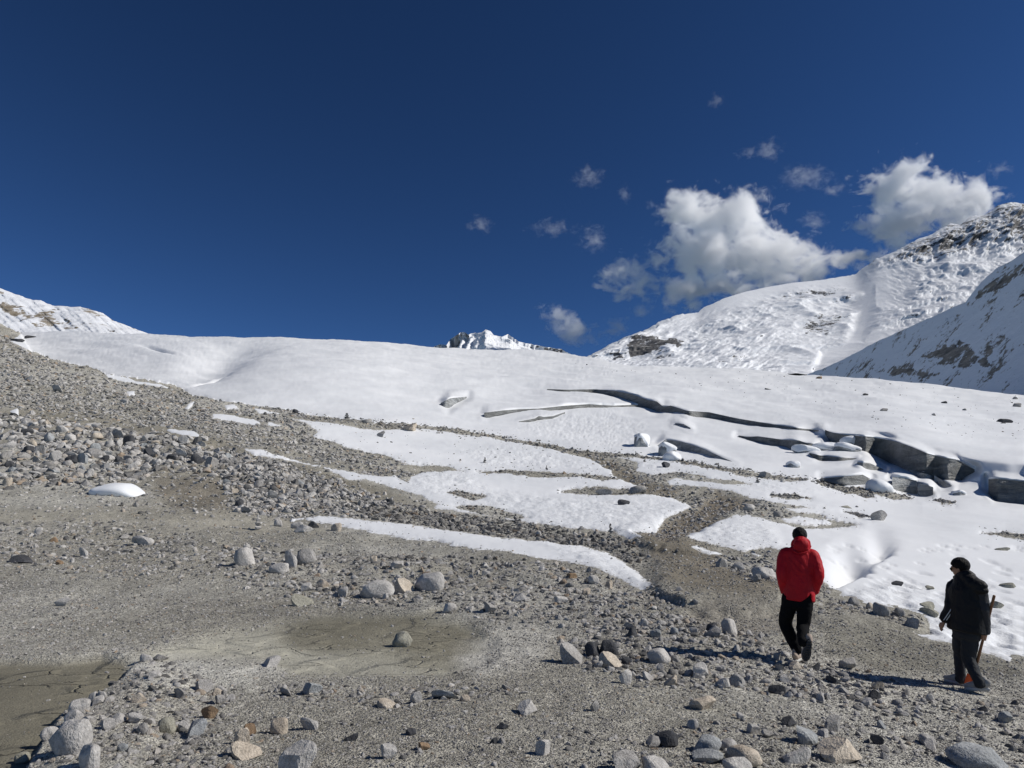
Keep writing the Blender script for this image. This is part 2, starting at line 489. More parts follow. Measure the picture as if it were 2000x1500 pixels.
# crevasse walls: upper edge, lower edge (photo pixels)
WALLS = {
    'upper': ([(1068, 759.5), (1105, 761), (1160, 760), (1200, 763), (1235, 770), (1265, 781), (1283, 784), (1295, 794), (1310, 792), (1340, 802), (1385, 805), (1440, 817), (1500, 827), (1560, 836), (1610, 841)],
              [(1068, 761), (1105, 765.5), (1160, 767), (1200, 777), (1240, 788), (1283, 804), (1300, 807), (1330, 806), (1345, 812), (1400, 817), (1440, 825), (1500, 833), (1560, 839.5), (1610, 842)]),
    'middle': ([(945, 806), (960, 804), (985, 801), (1015, 799), (1050, 798), (1100, 792.5), (1150, 789), (1175, 791), (1200, 792), (1240, 790), (1265, 795.5), (1282, 803.5)],
               [(945, 812), (955, 815), (970, 810), (1015, 803), (1050, 801), (1100, 799), (1150, 797.5), (1175, 797.5), (1200, 798), (1240, 796), (1265, 798.5), (1282, 804.5)]),
    'lower': ([(1013, 823), (1045, 817), (1053, 812), (1062, 814), (1080, 812.5), (1105, 804)],
              [(1013, 824.5), (1045, 821), (1053, 817), (1062, 818.5), (1080, 816), (1105, 806)]),
    'bowl': ([(860, 787), (868, 783), (880, 777.5), (895, 776), (912, 774.5)],
             [(860, 788), (868, 793), (876, 798), (888, 788), (912, 776)]),
    'ledge': ([(1442, 850), (1460, 853), (1480, 852), (1510, 856), (1530, 859), (1560, 860), (1575, 865), (1597, 867)],
              [(1442, 851.5), (1460, 857), (1480, 861), (1507, 868), (1530, 870), (1550, 879), (1575, 876), (1597, 869)]),
    'great': ([(1611, 839), (1625, 845), (1650, 849), (1700, 853), (1750, 862), (1780, 873), (1810, 885), (1840, 893), (1866, 897), (1885, 908), (1905, 917)],
              [(1611, 846), (1622, 864), (1650, 870), (1700, 884), (1750, 909), (1775, 920), (1810, 931), (1850, 938), (1868, 940), (1885, 930), (1905, 920)]),
    'slab': ([(1580, 884), (1600, 889), (1640, 893), (1674, 895)], [(1580, 886), (1595, 898), (1640, 900.5), (1674, 897)]),
    'patch': ([(1674, 902), (1700, 905), (1727, 917)], [(1674, 904), (1686, 916), (1727, 919)]),
    'under': ([(1602, 934), (1640, 931), (1685, 927), (1700, 935)], [(1602, 936), (1640, 945), (1685, 947), (1700, 941)]),
    'lean': ([(1776, 917), (1800, 923), (1824, 930)], [(1776, 920), (1796, 935), (1824, 936)]),
    'end': ([(1824, 928), (1845, 940), (1860, 948)], [(1824, 939), (1842, 951), (1860, 951)]),
    'face': ([(1742, 931), (1765, 933), (1792, 939)], [(1742, 954), (1765, 962), (1792, 966)]),
    'taper': ([(1792, 944), (1808, 946), (1824, 952)], [(1792, 968), (1808, 970), (1824, 966)]),
    'block': ([(1930, 936), (1945, 935), (2000, 941), (2130, 952)], [(1930, 962), (1945, 978), (2000, 983), (2130, 996)]),
    'step': ([(1318, 826), (1335, 828), (1350, 836)], [(1318, 828), (1335, 831.5), (1350, 840)]),
    'small': ([(1285, 869), (1300, 858), (1330, 862), (1370, 875), (1410, 893), (1440, 905)],
              [(1285, 873), (1300, 872), (1330, 879), (1370, 886), (1410, 897), (1440, 906)])}
SCOOPS = [([(1606, 806), (1640, 812), (1690, 827), (1712, 838), (1735, 846), (1800, 852), (1850, 868), (1868, 878), (1840, 883), (1800, 874), (1760, 862), (1720, 848), (1690, 834), (1640, 820), (1612, 812)], 0.07),
          ([(1694, 811), (1720, 813), (1770, 823), (1810, 838), (1780, 838), (1730, 830), (1705, 822)], 0.10),
          ([(1862, 845), (1890, 854), (1880, 856), (1868, 852)], 0.12),
          ([(1868, 882), (1920, 892), (2000, 906), (2120, 925), (2120, 975), (2000, 962), (1930, 955), (1875, 945)], 0.10),
          ([(1266, 768), (1300, 774), (1330, 779), (1300, 778), (1270, 772)], 0.12),
          ([(1595, 840), (1611, 838), (1625, 862), (1600, 866)], 0.10),
          ([(1320, 826), (1345, 832), (1352, 848), (1345, 838), (1318, 829)], 0.12)]
mfac = np.ones_like(LY)
uw, vw = U, V
wallsd = np.full_like(LY, -60.0)
for T, B in WALLS.values():
    sd = poly_sd(uw, vw, list(T) + list(B)[::-1])
    wallsd = np.maximum(wallsd, sd)
    mfac = np.minimum(mfac, 1 - 0.965 * sstep(-0.8, 0.6, sd))
for P_, k in SCOOPS:
    sd = poly_sd(uw, vw, P_)
    mfac = np.minimum(mfac, 1 - (1 - k) * sstep(-3, 4, sd))
# rough ground between the great wall and the debris line: steep and broken
PIT = [(1440, 921), (1510, 926), (1575, 932), (1650, 953), (1720, 964), (1800, 972), (1860, 976), (2000, 984), (2150, 1000), (2150, 975), (2000, 962), (1930, 955), (1870, 942), (1800, 930), (1740, 908), (1690, 885), (1600, 868), (1560, 885)]
pit = poly_sd(uw, vw, PIT)
mfac = np.minimum(mfac, 1 - 0.35 * sstep(-4, 6, pit))
d = np.diff(LY, axis=0)
loss = d * (1 - 0.5 * (mfac[1:] + mfac[:-1]))
A = np.zeros_like(LY)
dvr = np.abs(np.diff(V, axis=0))
for r_ in range(len(d)):
    A[r_ + 1] = A[r_] * np.exp(-dvr[r_] * np.minimum(mfac[r_], mfac[r_ + 1]) / 60.0) + loss[r_]
Bk = np.zeros_like(LY)
for r_ in range(len(d) - 1, -1, -1):
    Bk[r_] = Bk[r_ + 1] * np.exp(-dvr[r_] * np.minimum(mfac[r_], mfac[r_ + 1]) / 45.0) + loss[r_]
dense = slice(13, 13 + len(du))
wfar = sstep(2, 16, -wallsd)[:, dense]
A[:, dense] = gsmooth(A[:, dense], 3, 1) * (1 - wfar) + gsmooth(A[:, dense], 28, 1) * wfar
Bk[:, dense] = gsmooth(Bk[:, dense], 3, 1) * (1 - wfar) + gsmooth(Bk[:, dense], 28, 1) * wfar
LY = LY - 0.68 * A + 0.32 * Bk
Y = np.exp(LY)
# a small cornice: the snow just above a wall leans out over it
for T, B in WALLS.values():
    T = np.array(T, float)
    tv = np.interp(UC, T[:, 0], T[:, 1]); on = (UC > T[0, 0]) & (UC < T[-1, 0])
    hh = np.clip((np.interp(UC, np.array(B)[:, 0], np.array(B)[:, 1]) - tv) / 22.0, 0, 1)
    Y = Y * (1 - 0.006 * (on * hh)[None, :] * np.exp(-((V - (tv[None, :] - 1.5)) / 2.2) ** 2))
rx, rz = rays(U, V)
X = Y * rx
Z = CZ + Y * rz

# ------------------------------------------------------------------ snow cover outline
BARE_MAIN = MORAINE + [(862, 837), (912, 844), (970, 851), (1015, 860), (1050, 865), (1100, 875), (1140, 880), (1190, 884), (1245, 890), (1300, 895), (1360, 906), (1445, 920), (1510, 927), (1575, 934), (1560, 940),
    (1445, 927), (1360, 911), (1300, 899), (1245, 894), (1205, 893), (1245, 905), (1242, 922), (1275, 929), (1320, 922), (1362, 927), (1390, 937), (1425, 940), (1470, 947), (1425, 948), (1375, 943), (1320, 935), (1300, 942),
    (1307, 950), (1362, 952), (1425, 961), (1462, 972), (1512, 985), (1582, 995), (1530, 996), (1555, 1002), (1600, 1005), (1625, 1015), (1662, 1021), (1680, 1026), (1640, 1026), (1626, 1026), (1605, 1030), (1570, 1031),
    (1500, 1016), (1472, 1010), (1440, 1007), (1385, 1020), (1350, 1040), (1335, 1052), (1355, 1058), (1400, 1066), (1455, 1075), (1470, 1071), (1500, 1069), (1527, 1071), (1560, 1100), (1600, 1134),
    (1607, 1136), (1635, 1155), (1622, 1165), (1630, 1175), (1657, 1175), (1700, 1190), (1740, 1192), (1775, 1207), (1800, 1212), (1807, 1232), (1775, 1230), (1740, 1224), (1700, 1210), (1650, 1205), (1630, 1211),
    (1675, 1220), (1725, 1226), (1775, 1238), (1825, 1255), (1867, 1265), (1905, 1275), (1937, 1283), (1972, 1296), (1981, 1289), (2000, 1290), (2300, 1330), (3600, 1600), (3600, 7000), (-1400, 7000)]
SNOW_IN = {
    'mid': [(562, 818), (620, 825), (682, 834), (740, 838), (800, 834), (862, 841), (912, 849), (970, 856), (1025, 866), (1062, 873), (1112, 886), (1160, 901), (1190, 916), (1200, 930), (1237, 947), (1262, 956), (1267, 966), (1307, 971),
            (1340, 981), (1352, 991), (1320, 1002), (1297, 1012), (1282, 1035), (1236, 1039), (1245, 1052), (1262, 1066), (1230, 1057), (1210, 1047), (1200, 1037), (1155, 1034), (1120, 1035), (1075, 1027), (1037, 1022), (995, 1015), (940, 1007),
            (887, 999), (850, 994), (862, 1000), (847, 992), (860, 989), (830, 977), (825, 971), (790, 962), (755, 952), (715, 941), (677, 941), (665, 930), (632, 914), (632, 911), (675, 917), (712, 927), (750, 929), (772, 927), (782, 940), (795, 945),
            (805, 932), (822, 920), (850, 917), (907, 920), (875, 911), (800, 906), (790, 904), (750, 890), (700, 881), (675, 875), (650, 864), (605, 851), (622, 845), (600, 832)],
    'long': [(567, 1011), (600, 1008), (630, 1006), (675, 1013), (725, 1019), (800, 1025), (862, 1034), (912, 1044), (962, 1049), (1025, 1054), (1062, 1056), (1100, 1064), (1130, 1065), (1162, 1075), (1190, 1080), (1212, 1090), (1230, 1105),
             (1250, 1120), (1262, 1132), (1276, 1145), (1262, 1153), (1235, 1145), (1205, 1128), (1150, 1113), (1100, 1104), (1037, 1096), (995, 1086), (940, 1081), (887, 1070), (850, 1058), (800, 1057), (750, 1046), (725, 1046), (712, 1038), (690, 1036),
             (665, 1028), (640, 1023), (620, 1021), (595, 1013), (570, 1014)],
    'strip': [(475, 883), (520, 886), (532, 893), (575, 899), (628, 909), (626, 912), (575, 904), (510, 898), (495, 895), (482, 888)],
    'a': [(415, 811), (450, 813), (495, 821), (511, 832), (500, 837), (465, 831), (437, 825), (414, 823)],
    'b': [(315, 840), (350, 843), (375, 846), (392, 857), (386, 862), (355, 858), (332, 848)],
    'c': [(246, 763), (263, 763), (264, 772), (250, 776)],
    'd': [(18, 802), (36, 796), (38, 811), (26, 811)],
    'e': [(522, 829), (552, 836), (545, 839), (521, 838)],
    'f': [(437, 794), (458, 794), (466, 801), (442, 803)],
    'g': [(495, 801), (515, 804), (547, 812), (507, 812)],
    'h': [(203, 734), (250, 739), (268, 746), (312, 750), (352, 765), (325, 759), (266, 750), (215, 740)],
    'i': [(359, 800), (380, 784), (378, 793), (368, 803)],
    'j': [(1342, 1077), (1362, 1069), (1412, 1081), (1385, 1086)],
    'k': [(1453, 1122), (1482, 1121), (1474, 1131)],
    'l': [(1580, 1171), (1612, 1181), (1606, 1184), (1580, 1176)],
    'm': [(1465, 1076), (1492, 1082), (1480, 1085)],
    'n': [(1588, 1158), (1608, 1165), (1592, 1167)],
    'o': [(1525, 1014), (1560, 1006), (1610, 1012), (1627, 1021), (1575, 1026), (1537, 1021)]}
BARE_IN = [
    [(872, 964), (895, 960), (947, 970), (925, 979), (905, 974)],
    [(887, 990), (937, 990), (987, 1000), (1033, 1012), (975, 1010), (900, 997)],
    [(930, 921), (1005, 919), (1050, 924), (1125, 927), (1175, 930), (1212, 937), (1187, 940), (1130, 932), (1037, 932), (990, 927)],
    [(1097, 959), (1125, 955), (1170, 952), (1197, 957), (1225, 955), (1264, 958), (1264, 967), (1190, 968), (1150, 967)],
    [(1505, 970), (1550, 968), (1584, 974), (1537, 975)],
    [(1586, 935), (1625, 942), (1655, 951), (1700, 955), (1750, 966), (1782, 976), (1750, 975), (1700, 966), (1650, 960), (1605, 947)],
    [(1675, 967), (1695, 964), (1708, 971), (1685, 972)],
    [(1918, 1041), (1962, 1039), (2000, 1048), (2250, 1068), (2250, 1076), (1980, 1052)],
    [(1824, 979), (1845, 979), (1865, 985), (1840, 985)],
    [(1650, 1000), (1675, 1004), (1700, 1012), (1680, 1012)]]
wob = 4.0 * fbm(U / 26, V / 9, octv=5, seed=31, gain=0.65) + 4.2 * fbm(U / 9, V / 3.5, octv=4, seed=35, gain=0.75)
bare = poly_sd(U, V, BARE_MAIN)
for P_ in SNOW_IN.values():
    bare = np.minimum(bare, -poly_sd(U, V, P_))
for P_ in BARE_IN:
    bare = np.maximum(bare, poly_sd(U, V, P_))
edge_ok = sstep(2.0, 9.0, np.abs(wallsd))
snow_sd = -bare + wob * np.where(V > 640, 1, 0) * np.clip(0.35 + (V - 700) / 500.0, 0.3, 1.0) * 0.7

# ------------------------------------------------------------------ relief
rough = sstep(-6, 4, -snow_sd)                            # 1 on bare ground
near = np.clip(Y / 40.0, 0.0, 1.0)
relief = 0.030 * Y ** 0.55 * fbm(X / 3.1, Y / 3.1, octv=5, seed=3, gain=0.55) * (0.30 + 0.7 * rough)
relief += 0.020 * fbm(X / 0.45, Y / 0.45, octv=4, seed=9, gain=0.6) * rough * np.clip(Y / 12, 0.7, 3)
relief += 0.05 * fbm(X / 9, Y / 9, octv=3, seed=5) * np.clip(Y / 25, 0.4, 6) * np.where(Y > 20, 1, (Y / 20))
SMOOTH = np.zeros_like(Y)
TINT = np.empty(Y.shape + (3,))
g0 = np.array([0.455, 0.440, 0.390]); g1 = np.array([0.345, 0.328, 0.280])
mixv = sstep(-0.35, 0.45, fbm(X / 4.5, Y / 4.5, octv=4, seed=21))[..., None]
TINT[:] = g0 * mixv + g1 * (1 - mixv)
PAINT = [  # polygon, colour, feather px, smoothness, height change (m)
    ([(-400, 1290), (0, 1285), (120, 1285), (200, 1274), (262, 1290), (235, 1320), (200, 1345), (150, 1365), (115, 1395), (95, 1430), (60, 1470), (30, 1520), (-400, 1700)], (0.175, 0.163, 0.125), 12, 0.9, -0.08),
    ([(262, 1286), (330, 1258), (420, 1238), (520, 1222), (600, 1205), (680, 1192), (760, 1205), (850, 1200), (900, 1208), (935, 1235), (960, 1265), (945, 1295), (900, 1305), (850, 1320), (760, 1322), (650, 1320), (560, 1308), (520, 1290), (430, 1285), (330, 1290)], (0.39, 0.375, 0.31), 30, 0.85, -0.045),
    ([(548, 1225), (600, 1205), (660, 1190), (760, 1203), (880, 1204), (930, 1238), (950, 1265), (880, 1288), (800, 1280), (740, 1268), (640, 1265), (580, 1258), (560, 1240)], (0.20, 0.187, 0.143), 46, 0.7, -0.02),
    ([(270, 1296), (330, 1290), (520, 1288), (540, 1310), (480, 1335), (380, 1345), (290, 1350), (250, 1335)], (0.55, 0.535, 0.48), 40, 0.4, 0.02),
    ([(900, 1280), (1010, 1230), (1080, 1260), (1020, 1300), (930, 1330)], (0.46, 0.445, 0.40), 50, 0.4, 0.0),
    ([(1282, 1150), (1300, 1120), (1250, 1070), (1240, 1045), (1330, 1050), (1400, 1075), (1440, 1120), (1530, 1160), (1540, 1178), (1430, 1180), (1330, 1165)], (0.235, 0.210, 0.165), 24, 0.5, 0.03),
    ([(1235, 1040), (1300, 1015), (1360, 990), (1400, 960), (1470, 985), (1420, 1005), (1350, 1045), (1300, 1070)], (0.225, 0.195, 0.150), 14, 0.4, -0.05),
    ([(1320, 1200), (1400, 1178), (1540, 1186), (1600, 1215), (1520, 1230), (1430, 1230)], (0.29, 0.27, 0.23), 18, 0.3, -0.07),
    ([(1600, 1215), (1720, 1226), (1850, 1265), (1990, 1300), (1990, 1330), (1860, 1320), (1730, 1315), (1620, 1275)], (0.25, 0.238, 0.20), 20, 0.25, 0.02),
    ([(330, 1000), (460, 1000), (560, 1015), (520, 1050), (400, 1030), (200, 1020), (0, 1020), (0, 1000)], (0.36, 0.34, 0.285), 18, 0.4, 0.0),
    ([(0, 800), (130, 798), (300, 825), (420, 860), (540, 905), (640, 920), (760, 962), (850, 992), (740, 985), (640, 965), (520, 915), (400, 880), (280, 850), (120, 820), (0, 812)], (0.29, 0.27, 0.22), 14, 0.4, 0.0),
    ([(300, 930), (430, 928), (450, 960), (440, 995), (360, 1000), (310, 970)], (0.26, 0.235, 0.19), 30, 0.1, 0.0),
    ([(1130, 885), (1200, 900), (1260, 940), (1330, 960), (1300, 975), (1240, 955), (1180, 915)], (0.23, 0.205, 0.16), 10, 0.3, 0.0),
]
for P_, c_, fe, sm, dz in PAINT:
    w = sstep(-fe * 0.6, fe * 0.6, poly_sd(U, V, P_) + fe * 0.5 * fbm(X / 0.9, Y / 0.9, octv=3, seed=44))
    TINT = TINT * (1 - w[..., None]) + np.array(c_) * w[..., None]
    SMOOTH = SMOOTH * (1 - w) + sm * w
    relief = relief * (1 - 0.75 * sm * w) + dz * w * np.clip(Y / 9, 1, 3)
# low banks (photo-pixel lines where the ground steps down towards the camera)
LEDGES = [([(1280, 1160), (1340, 1185), (1420, 1195), (1500, 1190), (1545, 1182)], 0.16, 10),
          ([(1640, 1215), (1720, 1226), (1800, 1233)], 0.05, 6), ([(1235, 1064), (1300, 1082), (1350, 1085)], 0.14, 7),
          ([(700, 1130), (800, 1125), (900, 1118), (1000, 1135), (1100, 1150), (1180, 1160)], 0.10, 14),
          ([(300, 925), (380, 925), (450, 935), (560, 965)], 0.22, 22)]
for L_, hgt, wpx in LEDGES:
    L_ = np.array(L_, float)
    lv = np.interp(UC, L_[:, 0], L_[:, 1])
    on = sstep(L_[0, 0] - 30, L_[0, 0] + 20, UC) * (1 - sstep(L_[-1, 0] - 20, L_[-1, 0] + 30, UC))
    t = (lv[None, :] + 4 * vnoise(X / 0.35, Y / 0.35, seed=77) - V)
    relief += hgt * on[None, :] * (sstep(-wpx * 0.35, wpx * 0.35, t) - sstep(wpx, wpx * 9, t))
# stone bank at the right of the mud flat
bank = poly_sd(U, V, [(285, 1295), (250, 1325), (205, 1360), (160, 1385), (125, 1420), (95, 1465), (60, 1520), (250, 1540), (330, 1400), (420, 1340)])
relief += 0.06 * sstep(-12, 40, bank + 14 * fbm(X / 0.4, Y / 0.4, octv=3, seed=19)) * (V > 1200)
relief += 0.022 * fbm(X / 1.1, Y / 1.1, octv=4, seed=27, gain=0.6) * rough * (Y < 30)
# hollows in the near snow, one steep side turned away from the sun
for (hu, hv, al, dep) in ((1666, 1130, 34, 0.52), (1726, 1090, 26, 0.24)):   # wind-scooped hollows, steep on the right
    e = (U - hu) + 2.0 * (V - hv); al_ = (U - hu) - 0.5 * (V - hv)
    relief -= dep * np.clip((e + 190) / 150.0, 0, 1) ** 1.7 * (1 - sstep(-20, 18, e)) * np.exp(-(al_ / al) ** 2)
relief += 0.0035 * Y * fbm((U + 2 * V) / 170.0, (V - 0.12 * U) / 15.0, octv=3, seed=66) * (Y > 75) * sstep(75, 110, Y)
# broad swells of the glacier
relief += 1.6 * np.exp(-((U - 650) / 170.0) ** 2 - ((V - 715) / 42.0) ** 2) - 2.4 * np.exp(-((U - 440 + (V - 700) * 1.2) / 60.0) ** 2 - ((V - 705) / 34.0) ** 2) + 1.5 * np.exp(-((U - 250) / 120.0) ** 2 - ((V - 690) / 25.0) ** 2)
relief -= 1.2 * np.exp(-((U - 415 + (V - 735) * 2.2) / 7.0) ** 2 - ((V - 737) / 11.0) ** 2) + 1.6 * np.exp(-((U - 305) / 26.0) ** 2 - ((V - 690 - (U - 305) * 0.25) / 3.0) ** 2)
RELIEF = relief
Zg = Z + relief
# snow surface
ydm = Y / F
sdm = snow_sd * ydm
CRUST = np.zeros_like(Y)
for P_ in ([(830, 920), (905, 922), (960, 960), (1100, 975), (1260, 970), (1350, 990), (1270, 1050), (1150, 1040), (950, 1010), (860, 970), (800, 960), (795, 945)],
           [(900, 880), (1000, 870), (1110, 890), (1190, 925), (1100, 922), (950, 915)], [(1300, 950), (1470, 975), (1620, 1000), (1500, 1010), (1400, 970)], [(1335, 1052), (1400, 1018), (1500, 1020), (1530, 1070), (1420, 1066)],
           [(1050, 1062), (1180, 1080), (1276, 1145), (1205, 1130), (1100, 1090)], [(1240, 900), (1420, 930), (1600, 960), (1500, 965), (1300, 940)], [(1630, 1165), (1760, 1130), (1990, 1180), (1990, 1290), (1800, 1240)],
           [(1050, 810), (1200, 805), (1260, 830), (1240, 880), (1100, 865), (1000, 840)]):
    CRUST = np.maximum(CRUST, sstep(-14, 14, poly_sd(U, V, P_)))
thick = np.where(sdm > 0, 0.028 * (1 - np.exp(-np.maximum(sdm, 0) / 0.12)) * np.clip(Y / 12, 0.8, 2.5), np.maximum(sdm * 0.8, -1.0)) - 0.004
crusty = CRUST * sstep(2, 14, snow_sd)
sun_cups = crusty * 0.030 * np.clip(Y / 14, 0.8, 3.2) * fbm(X / 0.55, Y / 0.55, octv=3, seed=61, gain=0.6)
drift = sstep(4, 40, snow_sd) * (0.03 * fbm(X / 4.6, Y / 9.0, octv=2, seed=71) + 0.006 * fbm(X / 0.9 + Y * 0.2, Y / 2.2, octv=3, seed=72)) * np.clip(Y / 40, 0.35, 2.0) * edge_ok
Zs = Zg + thick + sun_cups + drift
# footprints trodden into the near snow on the right
fp = np.random.default_rng(3)
near_s = (Y < 26) & (snow_sd > 1) & (U > 1550)
for k in range(230):
    if k < 90:
        t = k / 90.0
        cu = 1640 + 330 * t + fp.normal(0, 26); cv = 1172 + 60 * t + fp.normal(0, 22)
    else:
        cu = fp.uniform(1600, 2010); cv = fp.uniform(1060, 1290)
    i = np.argmin(np.abs(UC - cu)); j = NB + int((1500 - cv) / (1500 - crest[i]) * (NR - 1))
    x0, y0, s0 = X[j, i], Y[j, i], fp.uniform(0.10, 0.17)
    r2 = ((X - x0) / s0) ** 2 + ((Y - y0) / (s0 * 1.8)) ** 2
    Zs = Zs - near_s * fp.uniform(0.03, 0.055) * np.exp(-r2 ** 2)


def surf(u, v, snow=None):
    """ground point seen at photo pixel (u, v)"""
    fc = np.interp(u, UC, np.arange(NC)); i = int(min(fc, NC - 2)); a = fc - i
    cr = crest[i] * (1 - a) + crest[i + 1] * a
    if v > 1500: fr = np.interp(-v, -below, np.arange(NB))
    else: fr = NB + (1500 - v) / (1500 - cr) * (NR - 1)
    fr = min(max(fr, 0), NRT - 1.001); j = int(fr); b = fr - j
    def bl(A): return (A[j, i] * (1 - a) + A[j, i + 1] * a) * (1 - b) + (A[j + 1, i] * (1 - a) + A[j + 1, i + 1] * a) * b
    sd_ = bl(snow_sd)
    z = bl(Zs) if (snow if snow is not None else sd_ > 0) else bl(Zg)
    return Vector((bl(X), bl(Y), z)), sd_


# meshes: bare ground, then snow split into glacier, snow field and separate patches
def face4(A, fn): return fn(fn(A[:-1, :-1], A[1:, :-1]), fn(A[:-1, 1:], A[1:, 1:]))


gkeep = face4(snow_sd, np.minimum) < 9
gv = np.stack([X, Y, Zg], -1).reshape(-1, 3)
gf = grid_faces(gkeep, NC)
vv, ff, aa = compact(gv, gf, {'tint': TINT.reshape(-1, 3), 'smoothness': SMOOTH.ravel()})
tag(mesh_obj('moraine_ground', vv, ff, M['gravel'], attrs=aa), 'grey brown gravel moraine slope and foreground', 'ground', kind='structure')
# the ground carries on behind the camera
bx = np.linspace(-60, 60, 25); by = np.linspace(-60, 0.9, 14)
BX, BY = np.meshgrid(bx, by)
BZ = -0.03 + 0.25 * fbm(BX / 7, BY / 7, octv=3, seed=2) * np.clip(-BY / 8, 0, 1)
bv = np.stack([BX, BY, BZ - 0.02], -1).reshape(-1, 3)
tag(mesh_obj('ground_behind', bv, grid_faces(np.ones((13, 24), bool), 25), M['gravel'], attrs={'tint': np.tile(g0, (len(bv), 1)), 'smoothness': np.zeros(len(bv))}), 'gravel ground behind the viewpoint', 'ground', kind='structure')

DEB = np.array([(-1400, 380), (0, 640), (400, 780), (620, 818), (800, 831), (862, 839), (912, 846), (970, 853), (1015, 862), (1050, 868), (1100, 878), (1140, 884), (1190, 888), (1245, 892), (1300, 897), (1360, 908), (1445, 923), (1510, 930), (1575, 937), (1650, 955), (1720, 964), (1800, 974), (1860, 978), (2000, 986), (2150, 1002), (3600, 1150)], float)
skeep = face4(snow_sd, np.maximum) > -4
fv_ = 0.25 * (V[:-1, :-1] + V[1:, :-1] + V[:-1, 1:] + V[1:, 1:]); fu_ = 0.25 * (U[:-1, :-1] + U[1:, :-1] + U[:-1, 1:] + U[1:, 1:])
is_gl = skeep & (fv_ < np.interp(fu_, DEB[:, 0], DEB[:, 1]))


def components(mask):
    R, C = mask.shape
    lab = np.zeros(mask.shape, int); parent = [0]
    def find(a):
        while parent[a] != a:
            parent[a] = parent[parent[a]]; a = parent[a]
        return a
    prev = []
    for r in range(R):
        row = np.concatenate(([0], mask[r].astype(np.int8), [0])); dd = np.diff(row)
        runs = []
        for s, e in zip(np.nonzero(dd == 1)[0], np.nonzero(dd == -1)[0]):
            parent.append(len(parent)); l_ = len(parent) - 1
            for (ps, pe, pl) in prev:
                if ps < e and pe > s:
                    a_, b_ = find(l_), find(pl)
                    parent[max(a_, b_)] = min(a_, b_)
            runs.append((s, e, l_)); lab[r, s:e] = l_
        prev = runs
    mp = np.array([find(i) for i in range(len(parent))])
    return mp[lab]


sv = np.stack([X, Y, Zs], -1).reshape(-1, 3)
crv = CRUST.ravel()
dirtv = (np.exp(-np.maximum(sdm, 0) / 0.09) * (Y < 70)).ravel()
vv, ff, aa = compact(sv, grid_faces(is_gl, NC), {'crust': crv * 0.6, 'dirt': dirtv * 0.6})
tag(mesh_obj('glacier', vv, ff, M['snow'], attrs=aa), 'broad snow covered glacier rising to the skyline', 'glacier', kind='structure')
lab = components(skeep & ~is_gl)
ids, cnt = np.unique(lab[lab > 0], return_counts=True)
order = ids[np.argsort(-cnt)]
patch_names = []
for k, i in enumerate(order):
    c_ = cnt[list(ids).index(i)]
    if c_ < 14: continue
    msk = lab == i
    vv, ff, aa = compact(sv, grid_faces(msk, NC), {'crust': crv, 'dirt': dirtv})
    big = c_ > 6000
    o = mesh_obj('snow_field' if big else 'snow_patch', vv, ff, M['snow'], attrs=aa)
    patch_names.append((o, float(fu_[msk].mean()), float(fv_[msk].mean()), int(c_)))
    tag(o, kind='structure')
# behind the skyline the glacier falls away
last = np.stack([X[-1], Y[-1], Zs[-1]], -1)
rows_ = [last]
for k, (dy, dz_) in enumerate(((12, 0.0), (40, -4), (120, -22), (300, -60), (700, -120))):
    q = last.copy(); q[:, 1] += dy; q[:, 0] *= q[:, 1] / last[:, 1]; q[:, 2] += dz_; rows_.append(q)
vv = np.concatenate(rows_)
vv[:NC, 2] -= 0.02
tag(mesh_obj('glacier_far_side', vv, grid_faces(np.ones((5, NC - 1), bool), NC), M['snow'], attrs={'crust': np.zeros(len(vv))}), 'far side of the glacier beyond the skyline', 'glacier', kind='structure')

